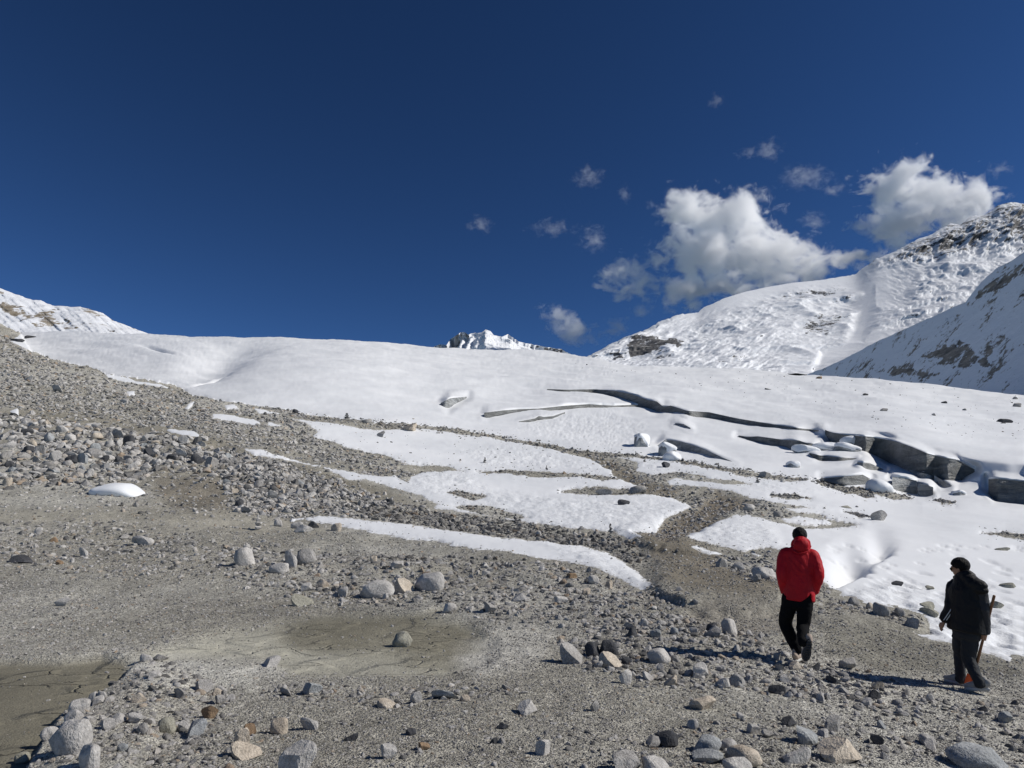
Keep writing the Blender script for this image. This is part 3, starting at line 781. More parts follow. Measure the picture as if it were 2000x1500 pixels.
# ------------------------------------------------------------------ mountains
def mountain(name, label, top, base_v, y_base, y_top, mat, amp, freq, seed, rock_polys, smooth_polys=(), rock0=0.0, step=2.0, rows=120, extra=None, ypow=1.0, ripple=1.0, rock_amp=0.0, yside=0.0, plane=None):
    top = np.array(top, float)
    cu = np.arange(top[0, 0], top[-1, 0] + 0.1, step)
    tv = np.interp(cu, top[:, 0], top[:, 1])
    tvs = gsmooth(tv[None], 8, 1)[0]
    tv = tv + ripple * (2.2 * fbm(cu / 14.0, cu * 0, octv=4, seed=seed, ridged=True)) * (1 - 0.9 * np.exp(-((cu - 1520) / 130.0) ** 4) * (seed == 161))
    s = np.linspace(0, 1, rows)[:, None]
    vb_ = np.interp(cu, np.array(base_v)[:, 0], np.array(base_v)[:, 1])
    vv_ = vb_[None] * (1 - s) + tv[None] * s
    uu_ = np.repeat(cu[None], rows, 0)
    yb = np.interp(cu, np.array(y_base)[:, 0], np.array(y_base)[:, 1]); yt = np.interp(cu, np.array(y_top)[:, 0], np.array(y_top)[:, 1])
    yb = gsmooth(yb[None], 12, 1)[0]; yt = gsmooth(yt[None], 12, 1)[0]
    sd_ = np.clip((vb_[None] - vv_) / (vb_ - tvs)[None], 0, 1.1) ** ypow
    yy = yb[None] * (1 - sd_) + yt[None] * sd_
    if plane is not None:
        ax, az = rays(uu_, vv_)
        yy = (plane[1] - plane[2] * plane[0] - CZ) / np.minimum(az - plane[2] * ax, -0.12)
    sm = np.zeros_like(uu_); rk = np.full(uu_.shape, rock0)
    for P_, a_, fe in smooth_polys: sm = np.maximum(sm, a_ * sstep(-fe, fe, poly_sd(uu_, vv_, P_)))
    for P_, a_, fe in rock_polys: rk = np.maximum(rk, a_ * sstep(-fe, fe, poly_sd(uu_, vv_, P_) + (fe + 4) * 1.3 * fbm(uu_ / 16, vv_ / 7, octv=4, seed=seed + 5, gain=0.6)))
    ax, az = rays(uu_, vv_)
    x0 = yy * ax; z0 = CZ + yy * az
    dsp = amp * (fbm(x0 / freq, z0 / freq, yy / freq, octv=6, seed=seed, ridged=True, gain=0.55)) * (1 - sm)
    dsp += rock_amp * rk * fbm(x0 / freq * 3, z0 / freq * 5, yy / freq * 3, octv=4, seed=seed + 40, gain=0.6)
    edge = np.minimum(1, (1 - s) * 10)
    if extra is not None: dsp = dsp + extra(uu_, vv_, x0, yy, z0)
    dsp = dsp * edge
    yy2 = yy - dsp; xx = x0 - yside * dsp * 0.3
    xx = xx * 1.0
    zz = z0 + dsp * 0.12
    back = np.stack([xx[-1] * 1.15, yy2[-1] * 1.25, zz[-1] * 0.35], -1)
    vts = np.concatenate([np.stack([xx, yy2, zz], -1).reshape(-1, 3), back])
    at = np.concatenate([rk.ravel(), rk[-1]])
    o = mesh_obj(name, vts, grid_faces(np.ones((rows, len(cu) - 1), bool), len(cu)), mat, attrs={'rock': at})
    return tag(o, label, 'mountain', kind='structure')


mountain('mountain', 'snowy mountain with brown scree gullies at the far left', [(-900, 330), (-300, 470), (0, 562), (25, 572), (57, 584), (80, 587), (102, 597), (120, 598), (157, 599), (175, 604), (200, 611), (217, 624), (250, 637), (275, 647), (300, 654), (330, 662)],
         [(-900, 660), (330, 668)], [(-900, 560), (330, 620)], [(-900, 1100), (330, 760)], M['leftmt'], 9, 90, 101,
         [([(0, 590), (40, 600), (80, 622), (70, 640), (30, 625), (0, 610)], 0.95, 10), ([(60, 610), (110, 608), (125, 632), (95, 645)], 0.9, 9), ([(157, 598), (180, 604), (218, 622), (290, 652), (255, 646), (200, 622), (165, 612)], 0.85, 6),
          ([(130, 625), (230, 628), (250, 652), (110, 652)], 0.68, 12), ([(-900, 300), (0, 562), (60, 586), (10, 585), (-900, 500)], 0.6, 8)], rock0=0.38, step=2.0, rows=60, ripple=0.6,
         extra=lambda u, v, x, y, z: 2.5 * fbm((u - (v - 600) * 1.1) / 9.0, v / 30.0, octv=4, seed=8))
mountain('mountain', 'small pointed white peak far beyond the glacier skyline', [(846, 682), (848, 676), (860, 672), (872, 674), (880, 662), (886, 658), (900, 649), (908, 649), (914, 653), (928, 650), (940, 649), (948, 643), (958, 646), (964, 654), (980, 657), (992, 652), (1000, 658), (1012, 666), (1030, 671),
         (1060, 676), (1080, 680), (1096, 681), (1106, 687), (1125, 696)], [(846, 694), (1125, 702)], [(846, 2900), (1125, 2900)], [(846, 3350), (1125, 3350)], M['massif'], 45, 160, 131,
         [([(870, 676), (884, 658), (905, 650), (925, 655), (945, 650), (930, 672), (915, 682), (880, 682)], 0.08, 5), ([(1010, 664), (1106, 684), (1080, 684), (1020, 674)], 0.25, 3)], rock0=0.0, step=0.8, rows=70, ripple=0.5,
         extra=lambda u, v, x, y, z: -60 * sstep(945, 905, u) * sstep(640, 660, v) * np.sin((u + v * 0.6) / 3.0) * 0.4 - (u - 948) * np.where(u < 948, -2.0, 0.6))
mountain('mountain', 'snowy massif with rounded ice dome and jagged rocky crest', [(1100, 722), (1150, 696), (1170, 684), (1190, 672), (1230, 655), (1258, 645), (1290, 627), (1330, 613), (1362, 610), (1375, 600), (1410, 584), (1450, 571), (1500, 560), (1550, 552), (1600, 547), (1640, 541), (1672, 535), (1690, 520), (1712, 504),
         (1738, 495), (1760, 484), (1797, 464), (1810, 463), (1830, 450), (1855, 437), (1875, 439), (1893, 424), (1920, 420), (1935, 412), (1950, 400), (1970, 395), (1985, 394), (2000, 398), (2060, 372), (2140, 330), (2300, 270), (2700, 240)],
         [(1100, 740), (1600, 742), (2000, 640), (2700, 520)], [(1100, 1250), (1300, 1050), (1600, 950), (2000, 1150), (2700, 1300)], [(1100, 1500), (1300, 2000), (1500, 2250), (1700, 2350), (2000, 2500), (2700, 2600)], M['massif'], 38, 240, 161,
         [([(1215, 690), (1228, 670), (1260, 662), (1310, 660), (1335, 668), (1320, 682), (1280, 688), (1240, 696)], 1.0, 4), ([(1186, 708), (1205, 690), (1230, 688), (1220, 704)], 0.9, 4), ([(1255, 700), (1290, 692), (1310, 696), (1290, 712)], 0.7, 4),
          ([(1510, 590), (1540, 566), (1590, 560), (1650, 556), (1676, 572), (1660, 590), (1600, 585), (1560, 596)], 0.62, 8), ([(1560, 640), (1590, 616), (1630, 615), (1640, 640), (1610, 655), (1575, 655)], 0.75, 8), ([(1385, 715), (1430, 690), (1470, 690), (1450, 716)], 0.60, 8),
          ([(1690, 520), (1760, 480), (1860, 430), (1960, 393), (2700, 230), (2700, 420), (2000, 465), (1940, 470), (1880, 495), (1820, 510), (1760, 516), (1715, 525)], 0.70, 12), ([(1640, 560), (1690, 535), (1760, 540), (1750, 556), (1700, 555), (1660, 570)], 0.42, 6),
          ([(1170, 715), (1600, 735), (1600, 700), (1420, 680), (1250, 690)], 0.34, 15), ([(1780, 590), (1830, 550), (1820, 580)], 0.45, 8)],
         [([(1290, 650), (1330, 614), (1400, 585), (1500, 558), (1680, 532), (1720, 545), (1700, 640), (1690, 680), (1650, 670), (1680, 580), (1560, 556), (1480, 590), (1400, 620), (1350, 645)], 0.93, 14), ([(1690, 530), (1760, 520), (1800, 530), (1760, 600), (1710, 600)], 0.85, 14),
          ([(1580, 730), (1800, 640), (1700, 650), (1600, 690)], 0.7, 10)], rock0=0.28, step=1.6, rows=210, ypow=0.9, ripple=1.0, rock_amp=10,
         extra=lambda u, v, x, y, z: 9 * fbm((u + v * 0.7) / 30, (v - u * 0.45) / 7, octv=5, seed=88, gain=0.62) * sstep(1700, 1780, u) * sstep(490, 530, v) + 10 * fbm((u + v * 0.6) / 26, (v + u * 0.25) / 10, octv=5, seed=89, gain=0.58) * sstep(1560, 1480, u) * sstep(575, 640, v + (u - 1400) * 0.1)
         + 45 * (0.6 * fbm((u + v * 0.5) / 34, (v - u * 0.5) / 46, octv=6, seed=90, ridged=True, gain=0.62) + 0.4 * fbm(u / 15, v / 12, octv=4, seed=93, gain=0.6)) * sstep(1690, 1720, u) * sstep(530, 505, v + (u - 1700) * 0.08) - (u - 1000) * 0.0)
mountain('mountain', 'near mountainside in blue shade with brown rock bands at right', [(1560, 738), (1582, 729), (1617, 716), (1657, 697), (1710, 668), (1771, 641), (1817, 620), (1870, 596), (1886, 590), (1905, 564), (1923, 545), (1950, 521), (1977, 508), (2000, 492), (2100, 420), (2250, 330), (2450, 250), (2800, 180)],
         [(1560, 742), (2000, 800), (2800, 930)], [(1560, 330), (2800, 210)], [(1560, 420), (2800, 400)], M['slope'], 5, 38, 191,
         [([(1808, 692), (1840, 672), (1895, 674), (1908, 690), (1930, 700), (1932, 714), (1900, 720), (1850, 722), (1830, 712), (1800, 708)], 0.85, 9), ([(1715, 728), (1740, 718), (1800, 722), (1830, 735), (1790, 742), (1740, 738)], 0.75, 9), ([(1895, 592), (1930, 545), (1960, 518), (2010, 515), (2100, 500), (2100, 540), (2000, 545), (1950, 566), (1910, 585)], 0.8, 10),
          ([(1905, 690), (1915, 660), (1940, 655), (1935, 690), (1925, 705)], 0.7, 5), ([(1840, 625), (1880, 605), (1895, 610), (1850, 625)], 0.7, 4), ([(1930, 612), (2020, 590), (2020, 600), (1950, 640)], 0.42, 6)],
         rock0=0.46, step=2.0, rows=130, ripple=0.6, rock_amp=4, plane=(180.0, 48.0, 1.35))

# ------------------------------------------------------------------ vector sampling of the terrain
def surf_many(u, v):
    u = np.asarray(u, float); v = np.asarray(v, float)
    fc = np.clip(np.interp(u, UC, np.arange(NC)), 0, NC - 1.001); i = fc.astype(int); a = fc - i
    cr = crest[i] * (1 - a) + crest[i + 1] * a
    fr = np.where(v > 1500, np.interp(-v, -below, np.arange(NB)), NB + (1500 - v) / (1500 - cr) * (NR - 1))
    fr = np.clip(fr, 0, NRT - 1.001); j = fr.astype(int); b = fr - j
    def bl(A): return (A[j, i] * (1 - a) + A[j, i + 1] * a) * (1 - b) + (A[j + 1, i] * (1 - a) + A[j + 1, i + 1] * a) * b
    sd_ = bl(snow_sd)
    z = np.where(sd_ > 0, bl(Zs), bl(Zg))
    return bl(X), bl(Y), z, sd_


# ------------------------------------------------------------------ ice walls of the crevasses
WALL_LABEL = {'upper': 'long thin grey ice wall of the upper crevasse', 'middle': 'dark curved ice wall of the crevasse below the upper one', 'lower': 'short thin dark crack low in the collapsed snow bowl',
              'bowl': 'small pale ice wall at the left rim of the snow bowl', 'ledge': 'ragged grey ice ledge left of the tumbled ice blocks', 'great': 'tall dark grey banded ice cliff above the tumbled blocks', 'small': 'low sloping ice lip above the dirt line, left of blocks',
              'slab': 'grey ice band along the front of the largest snow slab', 'patch': 'small dark ice patch at the right end of the largest slab', 'under': 'dark ice face under the low slab above the dirt line', 'lean': 'ice band under the slab leaning on the dark cliff',
              'end': 'slanting ice face at the right foot of the dark cliff', 'face': 'cracked bare ice face in the middle of the broken zone', 'taper': 'ice face of the tapering slab at the right end', 'block': 'square grey ice face at the right edge of the picture', 'step': 'tiny ice step in the smooth snow below the upper crevasse'}
for key, (T, B) in WALLS.items():
    T = np.array(T, float); B = np.array(B, float)
    cu = np.arange(T[0, 0] + 0.5, T[-1, 0] - 0.4, 1.5)
    nr = 16
    s = np.linspace(0, 1, nr)[:, None]
    tv = np.interp(cu, T[:, 0], T[:, 1]) + 0.2; bv_ = np.interp(cu, B[:, 0], B[:, 1]) + 1.2
    vv_ = tv[None] * (1 - s) + bv_[None] * s; uu_ = np.repeat(cu[None], nr, 0)
    _, yb, _, _ = surf_many(cu, bv_ + 0.5)
    yb = gsmooth(yb[None], 5, 1)[0]
    yt = yb * 1.004
    yy = yb[None] * s + yt[None] * (1 - s)
    ax, az = rays(uu_, vv_)
    x0 = yy * ax; z0 = CZ + yy * az
    bulge = 0.30 * fbm(x0 / 3.0 + yy / 4, z0 / 1.2, yy / 3.0, octv=4, seed=15, gain=0.6) * np.minimum(1, (bv_ - tv) / 12)[None]
    yy = yy - 0.25 * np.minimum(1, (bv_ - tv) / 8)[None] + bulge
    x0 = yy * ax; z0 = CZ + yy * az
    fr = np.stack([x0, yy, z0], -1)
    bk = fr.copy(); bk[..., 1] += 1.2; bk[..., 0] *= bk[..., 1] / fr[..., 1]
    n = nr * len(cu)
    f1 = grid_faces(np.ones((nr - 1, len(cu) - 1), bool), len(cu))
    f2 = f1[:, ::-1] + n
    c_ = np.arange(len(cu) - 1); top = np.stack([c_ + 1, c_, c_ + n, c_ + 1 + n], 1)
    o = mesh_obj('ice_wall', np.concatenate([fr.reshape(-1, 3), bk.reshape(-1, 3)]), np.concatenate([f1[:, ::-1], f2[:, ::-1], top]), M['shaded_ice' if key in ('middle', 'lower', 'upper', 'ledge', 'great', 'slab', 'under', 'block') else 'ice'])
    tag(o, WALL_LABEL[key], 'ice wall')


# ------------------------------------------------------------------ tumbled ice blocks with snow caps
def ico(sub):
    bm = bmesh.new(); bmesh.ops.create_icosphere(bm, subdivisions=sub, radius=1.0)
    v = np.array([x.co[:] for x in bm.verts]); f = np.array([[q.index for q in p.verts] for p in bm.faces]); bm.free()
    return v, f


ICO = {k: ico(k) for k in (1, 2, 3, 4, 5)}


def ice_block(label, u0, u1, vt, vb_, tilt, depth=0.6, cap=0.15, p=4.0, seed=0, yaw=0.0, dist=None):
    uc = 0.5 * (u0 + u1)
    g, _ = surf(uc, vb_ - 1)
    Yb = g.y if dist is None else dist
    w = (u1 - u0) * Yb / F; h = (vb_ - vt) * Yb / F * 1.05
    v, f = ICO[5]
    q = np.sign(v) * np.abs(v) ** (2.0 / p)
    rr = np.random.default_rng(seed + 40)
    for k in range(6):
        n_ = rr.normal(size=3) * np.array([1, 1, 0.8]); n_ /= np.linalg.norm(n_)
        q = q - np.clip(q @ n_ - rr.uniform(0.78, 1.1), 0, None)[:, None] * n_ * 0.97
    q = q / np.max(np.abs(q), 0)
    sx, sy, sz = w / 2 * 1.08, max(w * depth, 1.2 * h) / 2 * 1.25, h / 2
    m_ = min(w, h)
    pts = q * np.array([sx, sy, sz])
    nz = fbm(pts[:, 0] / m_ * 1.1 + seed * 7.1, pts[:, 1] / m_ * 1.1, pts[:, 2] / m_ * 1.1, octv=5, seed=seed, gain=0.5)
    pts = pts * (1 + 0.16 * nz)[:, None]
    pts[:, 2] *= 1 - 0.4 * np.clip(pts[:, 0] / sx, -1, 1) * (0.5 if seed % 2 else -0.4)
    root = bpy.data.objects.new('ice_block', None); COL.objects.link(root)
    root.empty_display_size = 0.5
    rx_, rz_ = rays(np.array([uc]), np.array([0.5 * (vt + vb_)]))
    root.location = (Yb * rx_[0], Yb + 0.3, CZ + Yb * rz_[0] - 0.20 * h)
    root.rotation_euler = (0, math.radians(tilt), yaw)
    ice = mesh_obj('ice_body', pts, f, M['ice'], root)
    # snow cap: the upward-facing skin, thickened, its rim tucked into the ice
    e1 = pts[f[:, 1]] - pts[f[:, 0]]; e2 = pts[f[:, 2]] - pts[f[:, 0]]
    fn = np.cross(e1, e2); fa = fn / (np.linalg.norm(fn, axis=1, keepdims=True) + 1e-9)
    vn = np.zeros_like(pts)
    for k in range(3): np.add.at(vn, f[:, k], fn)
    vn /= np.linalg.norm(vn, axis=1, keepdims=True) + 1e-9
    wav = 0.30 * fbm(pts[:, 0] / m_ * 1.6, pts[:, 1] / m_ * 1.6, pts[:, 2] / m_ * 1.6, octv=4, seed=seed + 3)
    lvl = vn[:, 2] * 0.75 + pts[:, 2] / sz * 0.25 + wav * 1.5 - cap + 0.30
    on = lvl > 0
    fk = f[on[f].any(1)]
    off = np.where(on, np.minimum(lvl * 0.45, 0.10), -0.03) * min(h, 2.5)
    cpts = pts + vn * off[:, None] * 0.6 + np.array([0, 0, 1]) * off[:, None] * 0.6
    cv, cf, _ = compact(cpts, fk)
    mesh_obj('snow_cap', cv, cf, M['snow'], root, attrs={'crust': np.zeros(len(cv))})
    return tag(root, label, 'ice block', 'tumbled ice blocks below the cliff')


BLOCKS = [
    ('small snow hump behind the snow slabs, under the cliff', 1594, 1642, 862, 880, 4, 0.5, -0.2, 2.6, 8),
    ('small dark ice hump right of the snow hump under the cliff', 1635, 1684, 865, 884, 14, 0.5, 0.3, 2.6, 9),
    ('snow capped ice shelf clinging to the dark cliff', 1650, 1700, 849, 872, 3, 0.35, 0.1, 3.5, 10),
    ('small snow lump between the ragged ledge and the snow slabs', 1552, 1602, 868, 884, 8, 0.5, -0.2, 2.6, 11),
    ('upright pale ice stump at the left end of the broken snow', 1238, 1268, 844, 874, 8, 0.7, 0.55, 4.5, 12),
    ('small capped ice block in the gap right of the pale stump', 1290, 1318, 864, 890, 10, 0.7, 0.45, 4.5, 13),
    ('white snow pyramid below the small capped ice block', 1299, 1328, 879, 902, 0, 0.8, -0.3, 2.2, 14),
    ('small ice shard at the left foot of the broken zone', 1541, 1562, 898, 916, 10, 0.7, 0.3, 2.8, 16),
    ('snowy cone standing in front of the cracked bare ice face', 1700, 1742, 934, 964, 12, 0.7, -0.4, 2.2, 17),
    ('dark ice lump low in the shaded snow right of the broken zone', 1866, 1888, 955, 970, 12, 0.7, 0.6, 2.8, 18)]
for b_ in BLOCKS:
    ice_block(b_[0], *b_[1:9], seed=b_[9])

# melting lump of old snow on the left slope
lu, lv = 211, 968
g, _ = surf(lu, lv)
v, f = ICO[4]
q = np.sign(v) * np.abs(v) ** 0.8
w = 104 * g.y / F; h = 27 * g.y / F
pts = q * np.array([w / 2, w * 0.30, h * 0.48])
pts[:, 2] += 0.16 * h * np.sin(pts[:, 0] / w * 5 + 1.2) + 0.10 * h * fbm(pts[:, 0] / w * 4, pts[:, 1] / w * 4, octv=3, seed=5)
pts[:, 2] *= 1 - 0.55 * np.clip(pts[:, 0] / w * 2 - 0.35, 0, 1)
o = mesh_obj('snow_lump', pts, f, M['snow'], attrs={'crust': np.zeros(len(pts))})
o.location = g + Vector((0, w * 0.3, h * 0.30)); o.rotation_euler = (0.25, 0.12, 0)
tag(o, 'smooth white lump of old snow on the rubbly left slope', 'snow lump')

# ------------------------------------------------------------------ stones
def rock_mesh(name, kind, seed, sub):
    r = np.random.default_rng(seed)
    v, f = ICO[sub]
    p = v.copy()
    if kind == 'round':
        ax = np.array([1.0, r.uniform(0.72, 0.95), r.uniform(0.55, 0.8)])
        p = np.sign(p) * np.abs(p) ** r.uniform(0.75, 0.95)
        ncut, off = 11, (0.62, 0.92)
    elif kind == 'flat':
        ax = np.array([1.0, r.uniform(0.6, 0.85), r.uniform(0.3, 0.42)]); ncut, off = 10, (0.4, 0.75)
    else:
        ax = np.array([1.0, r.uniform(0.6, 0.95), r.uniform(0.5, 0.9)]); ncut, off = 12, (0.28, 0.66)
    for k in range(ncut):
        n = r.normal(size=3); n /= np.linalg.norm(n)
        d_ = p @ n - r.uniform(*off)
        p = p - np.clip(d_, 0, None)[:, None] * n * 0.96
    nn = fbm(p[:, 0] * 1.6 + seed, p[:, 1] * 1.6, p[:, 2] * 1.6, octv=3, seed=seed)
    p = p * (1 + (0.14 if kind == 'round' else 0.12) * nn)[:, None]
    p = p * ax
    ext = p.max(0) - p.min(0)
    p = (p - (p.max(0) + p.min(0)) / 2) / ext[0]
    me = mesh_obj(name, p, f, None, smooth=(kind == 'round'), link=False)
    data = me.data
    if kind != 'round':
        data.polygons.foreach_set('use_smooth', np.zeros(len(data.polygons), dtype=bool))
    bpy.data.objects.remove(me)
    return data, float(p[:, 2].max() - p[:, 2].min())


PROTO = {k: [rock_mesh('rock_' + k, k, 100 * i + j * 7 + 3, 3) for j in range(7)] for i, k in enumerate(('round', 'flat', 'angular'))}
for lst in PROTO.values():
    for d_, _ in lst: d_.materials.append(M['grey'])

HAND = [  # u, v of the foot, width px, height px, shape, stone
    (116, 1486, 82, 56, 'round', 'pale'), (165, 1502, 46, 44, 'round', 'pale'), (40, 1468, 26, 18, 'round', 'olive'), (147, 1399, 36, 27, 'round', 'pale'), (134, 1426, 42, 26, 'flat', 'pale'),
    (346, 1371, 25, 19, 'angular', 'grey'), (321, 1429, 33, 25, 'round', 'olive'), (369, 1438, 44, 28, 'angular', 'bluish'), (485, 1431, 25, 17, 'angular', 'rust'), (468, 1453, 31, 28, 'angular', 'tan'),
    (474, 1479, 57, 25, 'flat', 'tan'), (282, 1290, 24, 13, 'round', 'pale'), (309, 1285, 28, 10, 'flat', 'grey'), (118, 1182, 27, 17, 'angular', 'pale'), (297, 1341, 22, 13, 'angular', 'pale'), (394, 1354, 33, 19, 'angular', 'grey'),
    (264, 1384, 27, 16, 'angular', 'tan'), (406, 1402, 32, 24, 'angular', 'rust'), (178, 1371, 15, 14, 'round', 'pale'), (90, 1442, 28, 20, 'round', 'pale'), (205, 1440, 26, 18, 'angular', 'grey'), (255, 1430, 30, 18, 'angular', 'pale'),
    (732, 1166, 65, 32, 'round', 'pale'), (836, 1156, 61, 34, 'round', 'pale'), (788, 1157, 38, 27, 'angular', 'tan'), (586, 1182, 42, 22, 'flat', 'olive'), (784, 1257, 38, 27, 'round', 'olive'), (542, 1428, 33, 27, 'round', 'tan'),
    (600, 1423, 35, 21, 'angular', 'pale'), (573, 1503, 66, 52, 'angular', 'pale'), (756, 1486, 31, 26, 'angular', 'pale'), (826, 1466, 23, 13, 'angular', 'rust'), (684, 1445, 27, 12, 'flat', 'dark'), (802, 1437, 19, 11, 'round', 'dark'),
    (982, 1425, 24, 10, 'flat', 'dark'), (964, 1453, 15, 11, 'angular', 'dark'), (811, 1376, 24, 20, 'angular', 'pale'), (522, 1301, 35, 18, 'angular', 'pale'), (560, 1359, 28, 14, 'angular', 'grey'), (607, 1359, 36, 18, 'angular', 'bluish'),
    (752, 1385, 35, 13, 'flat', 'tan'), (864, 1370, 44, 17, 'angular', 'bluish'), (907, 1374, 19, 11, 'round', 'tan'), (877, 1198, 27, 18, 'round', 'pale'), (954, 1203, 30, 19, 'angular', 'grey'), (668, 1165, 23, 20, 'angular', 'pale'),
    (472, 1111, 40, 35, 'round', 'pale'), (564, 1111, 26, 31, 'angular', 'pale'), (593, 1107, 37, 30, 'round', 'grey'), (541, 1123, 39, 19, 'round', 'pale'), (578, 1029, 24, 13, 'round', 'pale'), (590, 1042, 37, 16, 'flat', 'pale'),
    (654, 1038, 24, 17, 'round', 'tan'), (609, 1032, 23, 14, 'angular', 'dark'), (543, 1026, 16, 15, 'round', 'pale'), (597, 1151, 20, 16, 'angular', 'pale'), (628, 1146, 26, 16, 'flat', 'tan'), (728, 1113, 14, 12, 'round', 'tan'),
    (774, 1125, 25, 14, 'flat', 'pale'), (271, 1061, 43, 19, 'angular', 'pale'), (238, 1051, 23, 10, 'flat', 'grey'), (28, 1103, 48, 15, 'flat', 'dark'), (8, 949, 22, 18, 'round', 'tan'), (58, 872, 19, 16, 'round', 'tan'), (178, 896, 36, 20, 'flat', 'grey'),
    (72, 1043, 14, 15, 'round', 'pale'), (102, 1056, 16, 10, 'angular', 'rust'), (113, 1105, 14, 9, 'flat', 'rust'), (159, 1086, 18, 18, 'angular', 'pale'),
    (1118, 1296, 45, 38, 'angular', 'grey'), (1158, 1283, 30, 25, 'round', 'dark'), (1192, 1283, 45, 27, 'round', 'dark'), (1195, 1308, 45, 27, 'angular', 'tan'), (1290, 1298, 45, 24, 'round', 'pale'), (1370, 1327, 30, 26, 'angular', 'pale'),
    (1442, 1342, 34, 21, 'angular', 'grey'), (1427, 1236, 29, 29, 'round', 'pale'), (1398, 1249, 26, 20, 'angular', 'grey'), (1222, 1340, 26, 26, 'angular', 'pale'), (1313, 1341, 33, 16, 'angular', 'tan'), (1031, 1395, 38, 23, 'flat', 'pale'),
    (1161, 1391, 18, 18, 'angular', 'grey'), (1063, 1475, 33, 25, 'angular', 'pale'), (1378, 1388, 52, 21, 'flat', 'tan'), (1354, 1422, 20, 16, 'round', 'pale'), (1447, 1405, 14, 13, 'angular', 'pale'), (1304, 1456, 46, 26, 'flat', 'dark'),
    (1386, 1472, 55, 26, 'round', 'bluish'), (1427, 1466, 31, 19, 'round', 'pale'), (1464, 1495, 58, 30, 'round', 'tan'), (1388, 1489, 58, 17, 'flat', 'bluish'), (1446, 1505, 54, 25, 'round', 'pale'), (1283, 1503, 52, 27, 'round', 'pale'),
    (1221, 1508, 64, 36, 'angular', 'grey'), (1278, 1458, 28, 18, 'angular', 'grey'), (1016, 1180, 33, 16, 'flat', 'pale'), (1117, 1139, 20, 11, 'angular', 'rust'), (1162, 1149, 21, 16, 'round', 'pale'), (1190, 1150, 14, 14, 'angular', 'tan'),
    (1146, 1164, 17, 12, 'angular', 'tan'), (1096, 1186, 28, 15, 'angular', 'pale'), (1632, 1426, 34, 27, 'angular', 'grey'), (1546, 1418, 30, 15, 'flat', 'dark'), (1582, 1453, 49, 26, 'flat', 'bluish'), (1560, 1492, 51, 28, 'flat', 'pale'),
    (1654, 1497, 78, 38, 'flat', 'tan'), (1932, 1506, 106, 38, 'round', 'bluish'), (1521, 1356, 33, 16, 'flat', 'dark'), (1661, 1308, 33, 19, 'flat', 'grey'), (1713, 1370, 27, 17, 'angular', 'dark'), (1697, 1380, 20, 15, 'angular', 'pale'),
    (1606, 1370, 14, 15, 'angular', 'pale'), (1819, 1374, 15, 13, 'round', 'pale'), (1728, 1211, 30, 24, 'round', 'grey'), (1762, 1211, 20, 15, 'round', 'grey'), (1671, 1187, 23, 16, 'round', 'grey'), (1702, 1195, 16, 12, 'round', 'tan'),
    (1792, 1233, 31, 24, 'angular', 'grey'), (1497, 1143, 45, 21, 'round', 'pale'), (1413, 1115, 24, 18, 'angular', 'grey'), (1445, 1115, 25, 14, 'round', 'pale'), (1486, 1158, 28, 13, 'angular', 'grey'), (1723, 1021, 38, 20, 'angular', 'grey'),
    (1522, 1009, 18, 12, 'round', 'grey'), (1466, 1000, 24, 13, 'round', 'pale'), (1246, 967, 38, 15, 'round', 'grey'), (1220, 988, 25, 11, 'flat', 'dark'), (1182, 968, 35, 12, 'flat', 'grey'), (1498, 931, 25, 12, 'angular', 'grey'),
    (1530, 943, 12, 8, 'round', 'pale'), (1301, 915, 19, 13, 'angular', 'dark'), (800, 842, 44, 16, 'angular', 'tan'), (744, 855, 17, 14, 'angular', 'grey'), (713, 827, 24, 10, 'round', 'grey'), (576, 810, 12, 9, 'round', 'dark'),
    (1729, 804, 15, 7, 'angular', 'grey'), (1969, 827, 30, 9, 'flat', 'dark'), (1991, 799, 15, 9, 'round', 'grey'), (1985, 781, 11, 6, 'angular', 'grey'), (1846, 786, 11, 5, 'flat', 'dark'), (1692, 774, 11, 5, 'angular', 'dark'),
    (1601, 739, 12, 6, 'round', 'rust'), (1886, 802, 8, 5, 'angular', 'grey'), (1826, 814, 10, 5, 'flat', 'grey'), (1962, 831, 9, 4, 'flat', 'dark'), (1504, 764, 16, 4, 'flat', 'dark'),
    (1816, 1188, 31, 12, 'flat', 'olive'), (1821, 1204, 32, 16, 'flat', 'olive'), (1951, 1190, 28, 13, 'flat', 'olive'), (1756, 1144, 22, 8, 'angular', 'dark'), (1819, 1151, 16, 7, 'flat', 'olive'), (1974, 1150, 27, 9, 'flat', 'olive'),
    (1962, 1079, 27, 6, 'flat', 'olive'), (1890, 1137, 18, 6, 'flat', 'dark'), (52, 746, 22, 14, 'angular', 'pale'), (112, 765, 26, 16, 'angular', 'pale'), (240, 790, 20, 12, 'angular', 'pale'), (185, 838, 17, 13, 'angular', 'pale'), (1655, 995, 22, 6, 'flat', 'olive'),
    (30, 668, 24, 8, 'flat', 'dark'), (55, 662, 22, 7, 'flat', 'dark')]


